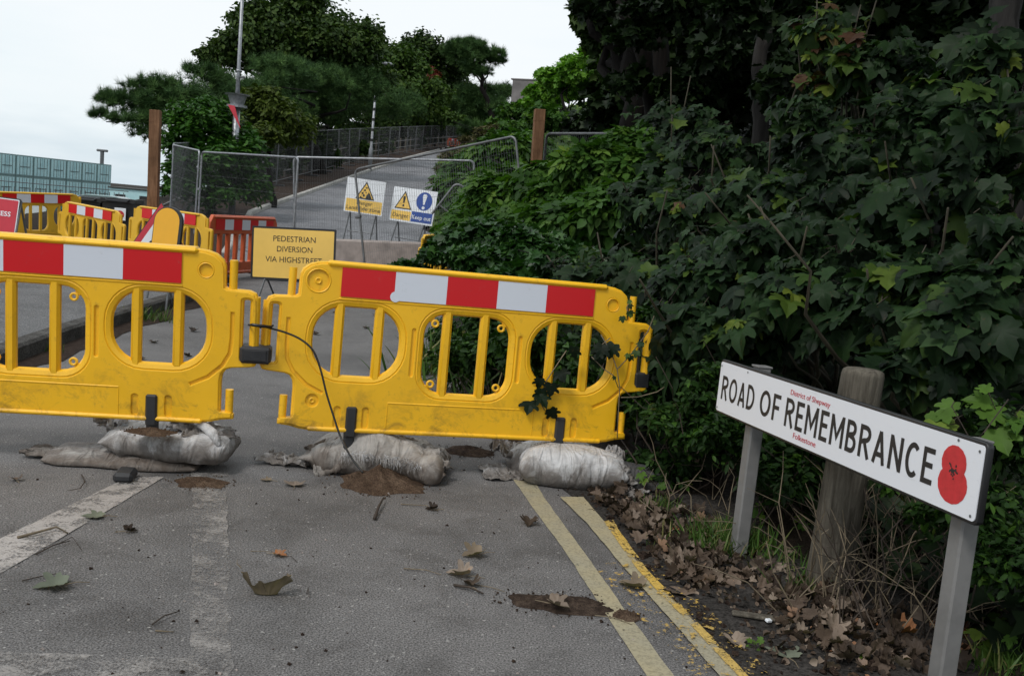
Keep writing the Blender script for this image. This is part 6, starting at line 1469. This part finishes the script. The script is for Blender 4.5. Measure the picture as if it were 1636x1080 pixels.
def twig(pts, r, label, mat='twig_dark', grp='twigs on the road'):
    P = [gp(x, y) + Vector((0, 0, r + .003 + z)) for x, y, z in pts]; o = P[0]
    mb = MB(); mb.tube([p - o for p in P], [r * (1 - .5 * i / max(1, len(P) - 1)) for i in range(len(P))], 5); t = mb.build('twig', MAT[mat], None, o, smooth=True); return tag(t, label, 'twig', grp)
twig([(28, 862, 0), (60, 856, .006), (90, 850, .012), (108, 855, 0)], .006, 'thick brown bark strip on the white hatch line', 'twig')
twig([(57, 888, 0), (85, 875, .004), (112, 867, .003)], .003, 'thin dark twig below the bark strip'); twig([(90, 872, 0), (115, 868, .02), (130, 880, 0)], .002, 'looped dark twig end near the white hatch line')
twig([(243, 1000, 0), (262, 990, .008), (286, 979, 0)], .003, 'thin dark twig left of the worn centre line'); twig([(248, 1010, 0), (278, 1012, 0)], .003, 'short brown twig below the thin one left of the centre line', 'twig')
twig([(35, 930, 0), (60, 924, 0), (92, 918, 0)], .0025, 'thin twig left of the upright stalked leaf'); twig([(400, 882, 0), (430, 884, .004), (445, 886, 0)], .0015, 'hair thin reddish stalk above the cup-like leaf', 'twig')
twig([(130, 760, 0), (135, 775, .01), (128, 785, .008), (108, 786, 0)], .003, 'curved dark twig below the flat sandbag'); twig([(645, 910, 0), (680, 914, .004), (705, 920, 0)], .0025, 'pale green leaf stalk left of the orange brown leaf', 'twig')
twig([(755, 935, 0), (785, 942, .004), (806, 947, 0)], .0022, 'pale green leaf stalk right of the crumpled leaf', 'twig'); twig([(725, 938, 0), (750, 945, .008), (772, 952, 0)], .006, 'short thick dark twig under the crumpled leaf')
twig([(598, 832, 0), (604, 818, .012), (612, 804, .015)], .008, 'mossy dark twig at the tip of the sand heap'); twig([(640, 807, 0), (680, 810, .003), (700, 818, .0)], .0025, 'thin twig leading to the shrivelled leaf', 'twig')
twig([(950, 985, 0), (980, 990, .004), (1010, 1000, 0)], .0025, 'straw coloured stalk at the right of the mulch patch', 'twig'); twig([(448, 892, 0), (465, 893, .006), (475, 900, 0)], .002, 'tiny curved twig below the orange brown leaf')
twig([(490, 950, 0), (492, 945, .01), (494, 956, 0)], .002, 'tiny twig right of the cup-like leaf')
heap('mulch_patch', gp(900, 966), .19, .085, .032, 'mulch', 'dark rotted leaf mulch patch lying against the left yellow line', 'mulch', 14)
heap('sand_patch', gp(1000, 985), .05, .05, .008, 'sand', 'small tan gritty patch on the left yellow line beside the mulch', 'sand', 19)
heap('mulch_patch', gp(748, 722), .15, .11, .035, 'mulch', 'dark mulch between the torn sandbag and the white bags', 'mulch', 24)
# chips of grit and stones on the road
mb = MB()
for i in range(260):
    p = gp(rnd.uniform(-60, 1150), 740 + 340 * rnd.random()); s = abs(rnd.gauss(.0, .0022)) + .0010
    if p.x > ex(p.y) + .5: continue
    mb.box((p.x, p.y, s * .4), (s * 2.2, s * 1.8, s * 1.2), (rnd.random(), rnd.random(), rnd.random() * 3), mat=rnd.choice((0, 0, 1)))
tag(mb.build('road_grit', [MAT['mud'], MAT['concrete']]), 'scattered dark and pale grit on the asphalt', 'grit', kind='stuff')
mb = MB()
for i in range(900):
    y = rnd.uniform(2.3, 5); x = ex(y) + rnd.uniform(-.05, .5); s = abs(rnd.gauss(0, .005)) + .002
    mb.box((x, y, ground(x, y) + s * .4 + .004), (s * 2.2, s * 1.8, s * 1.2), (rnd.random(), rnd.random(), rnd.random() * 3), mat=rnd.choice((0, 0, 0, 1)))
tag(mb.build('verge_grit', [MAT['mud'], MAT['verge']]), 'crumbs of soil and grit along the verge', 'grit', kind='stuff')
mb = MB(); mb.box((0, 0, .006), (.022, .016, .010), bev=.002); tag(mb.build('paper_scrap', MAT['sign_white'], None, gb(1226, 1000, .012), (.2, .1, .5)), 'tiny scrap of white paper on the dark verge', 'litter')
mb = MB(); mb.box((0, 0, .008), (.20, .035, .014), bev=.005); tag(mb.build('wood_splinter', MAT['wood_old'], None, gb(1215, 993, .008), (0, 0, R(-8))), 'flat grey splinter of wood beside the white paper scrap', 'wood')
# ---- old wall on the skyline and small rail
P = at(838, 145, 88); w_ = 38 * 88 / F; mb = MB()
e = empty('old_wall', (P.x, P.y, P.z - 3), (0, 0, R(-20)), 'old grey rendered wall block on the skyline of the far bank', 'wall')
mb.box((0, .3, 1.9), (w_ * 1.1, .7, 3.9), bev=.03); mb.build('wall', MAT['wallgrey'], e); mb = MB(); mb.box((-w_ * .05, .3, 3.92), (w_ * 1.15, .8, .12), bev=.02); mb.build('coping', MAT['wallgrey'], e)
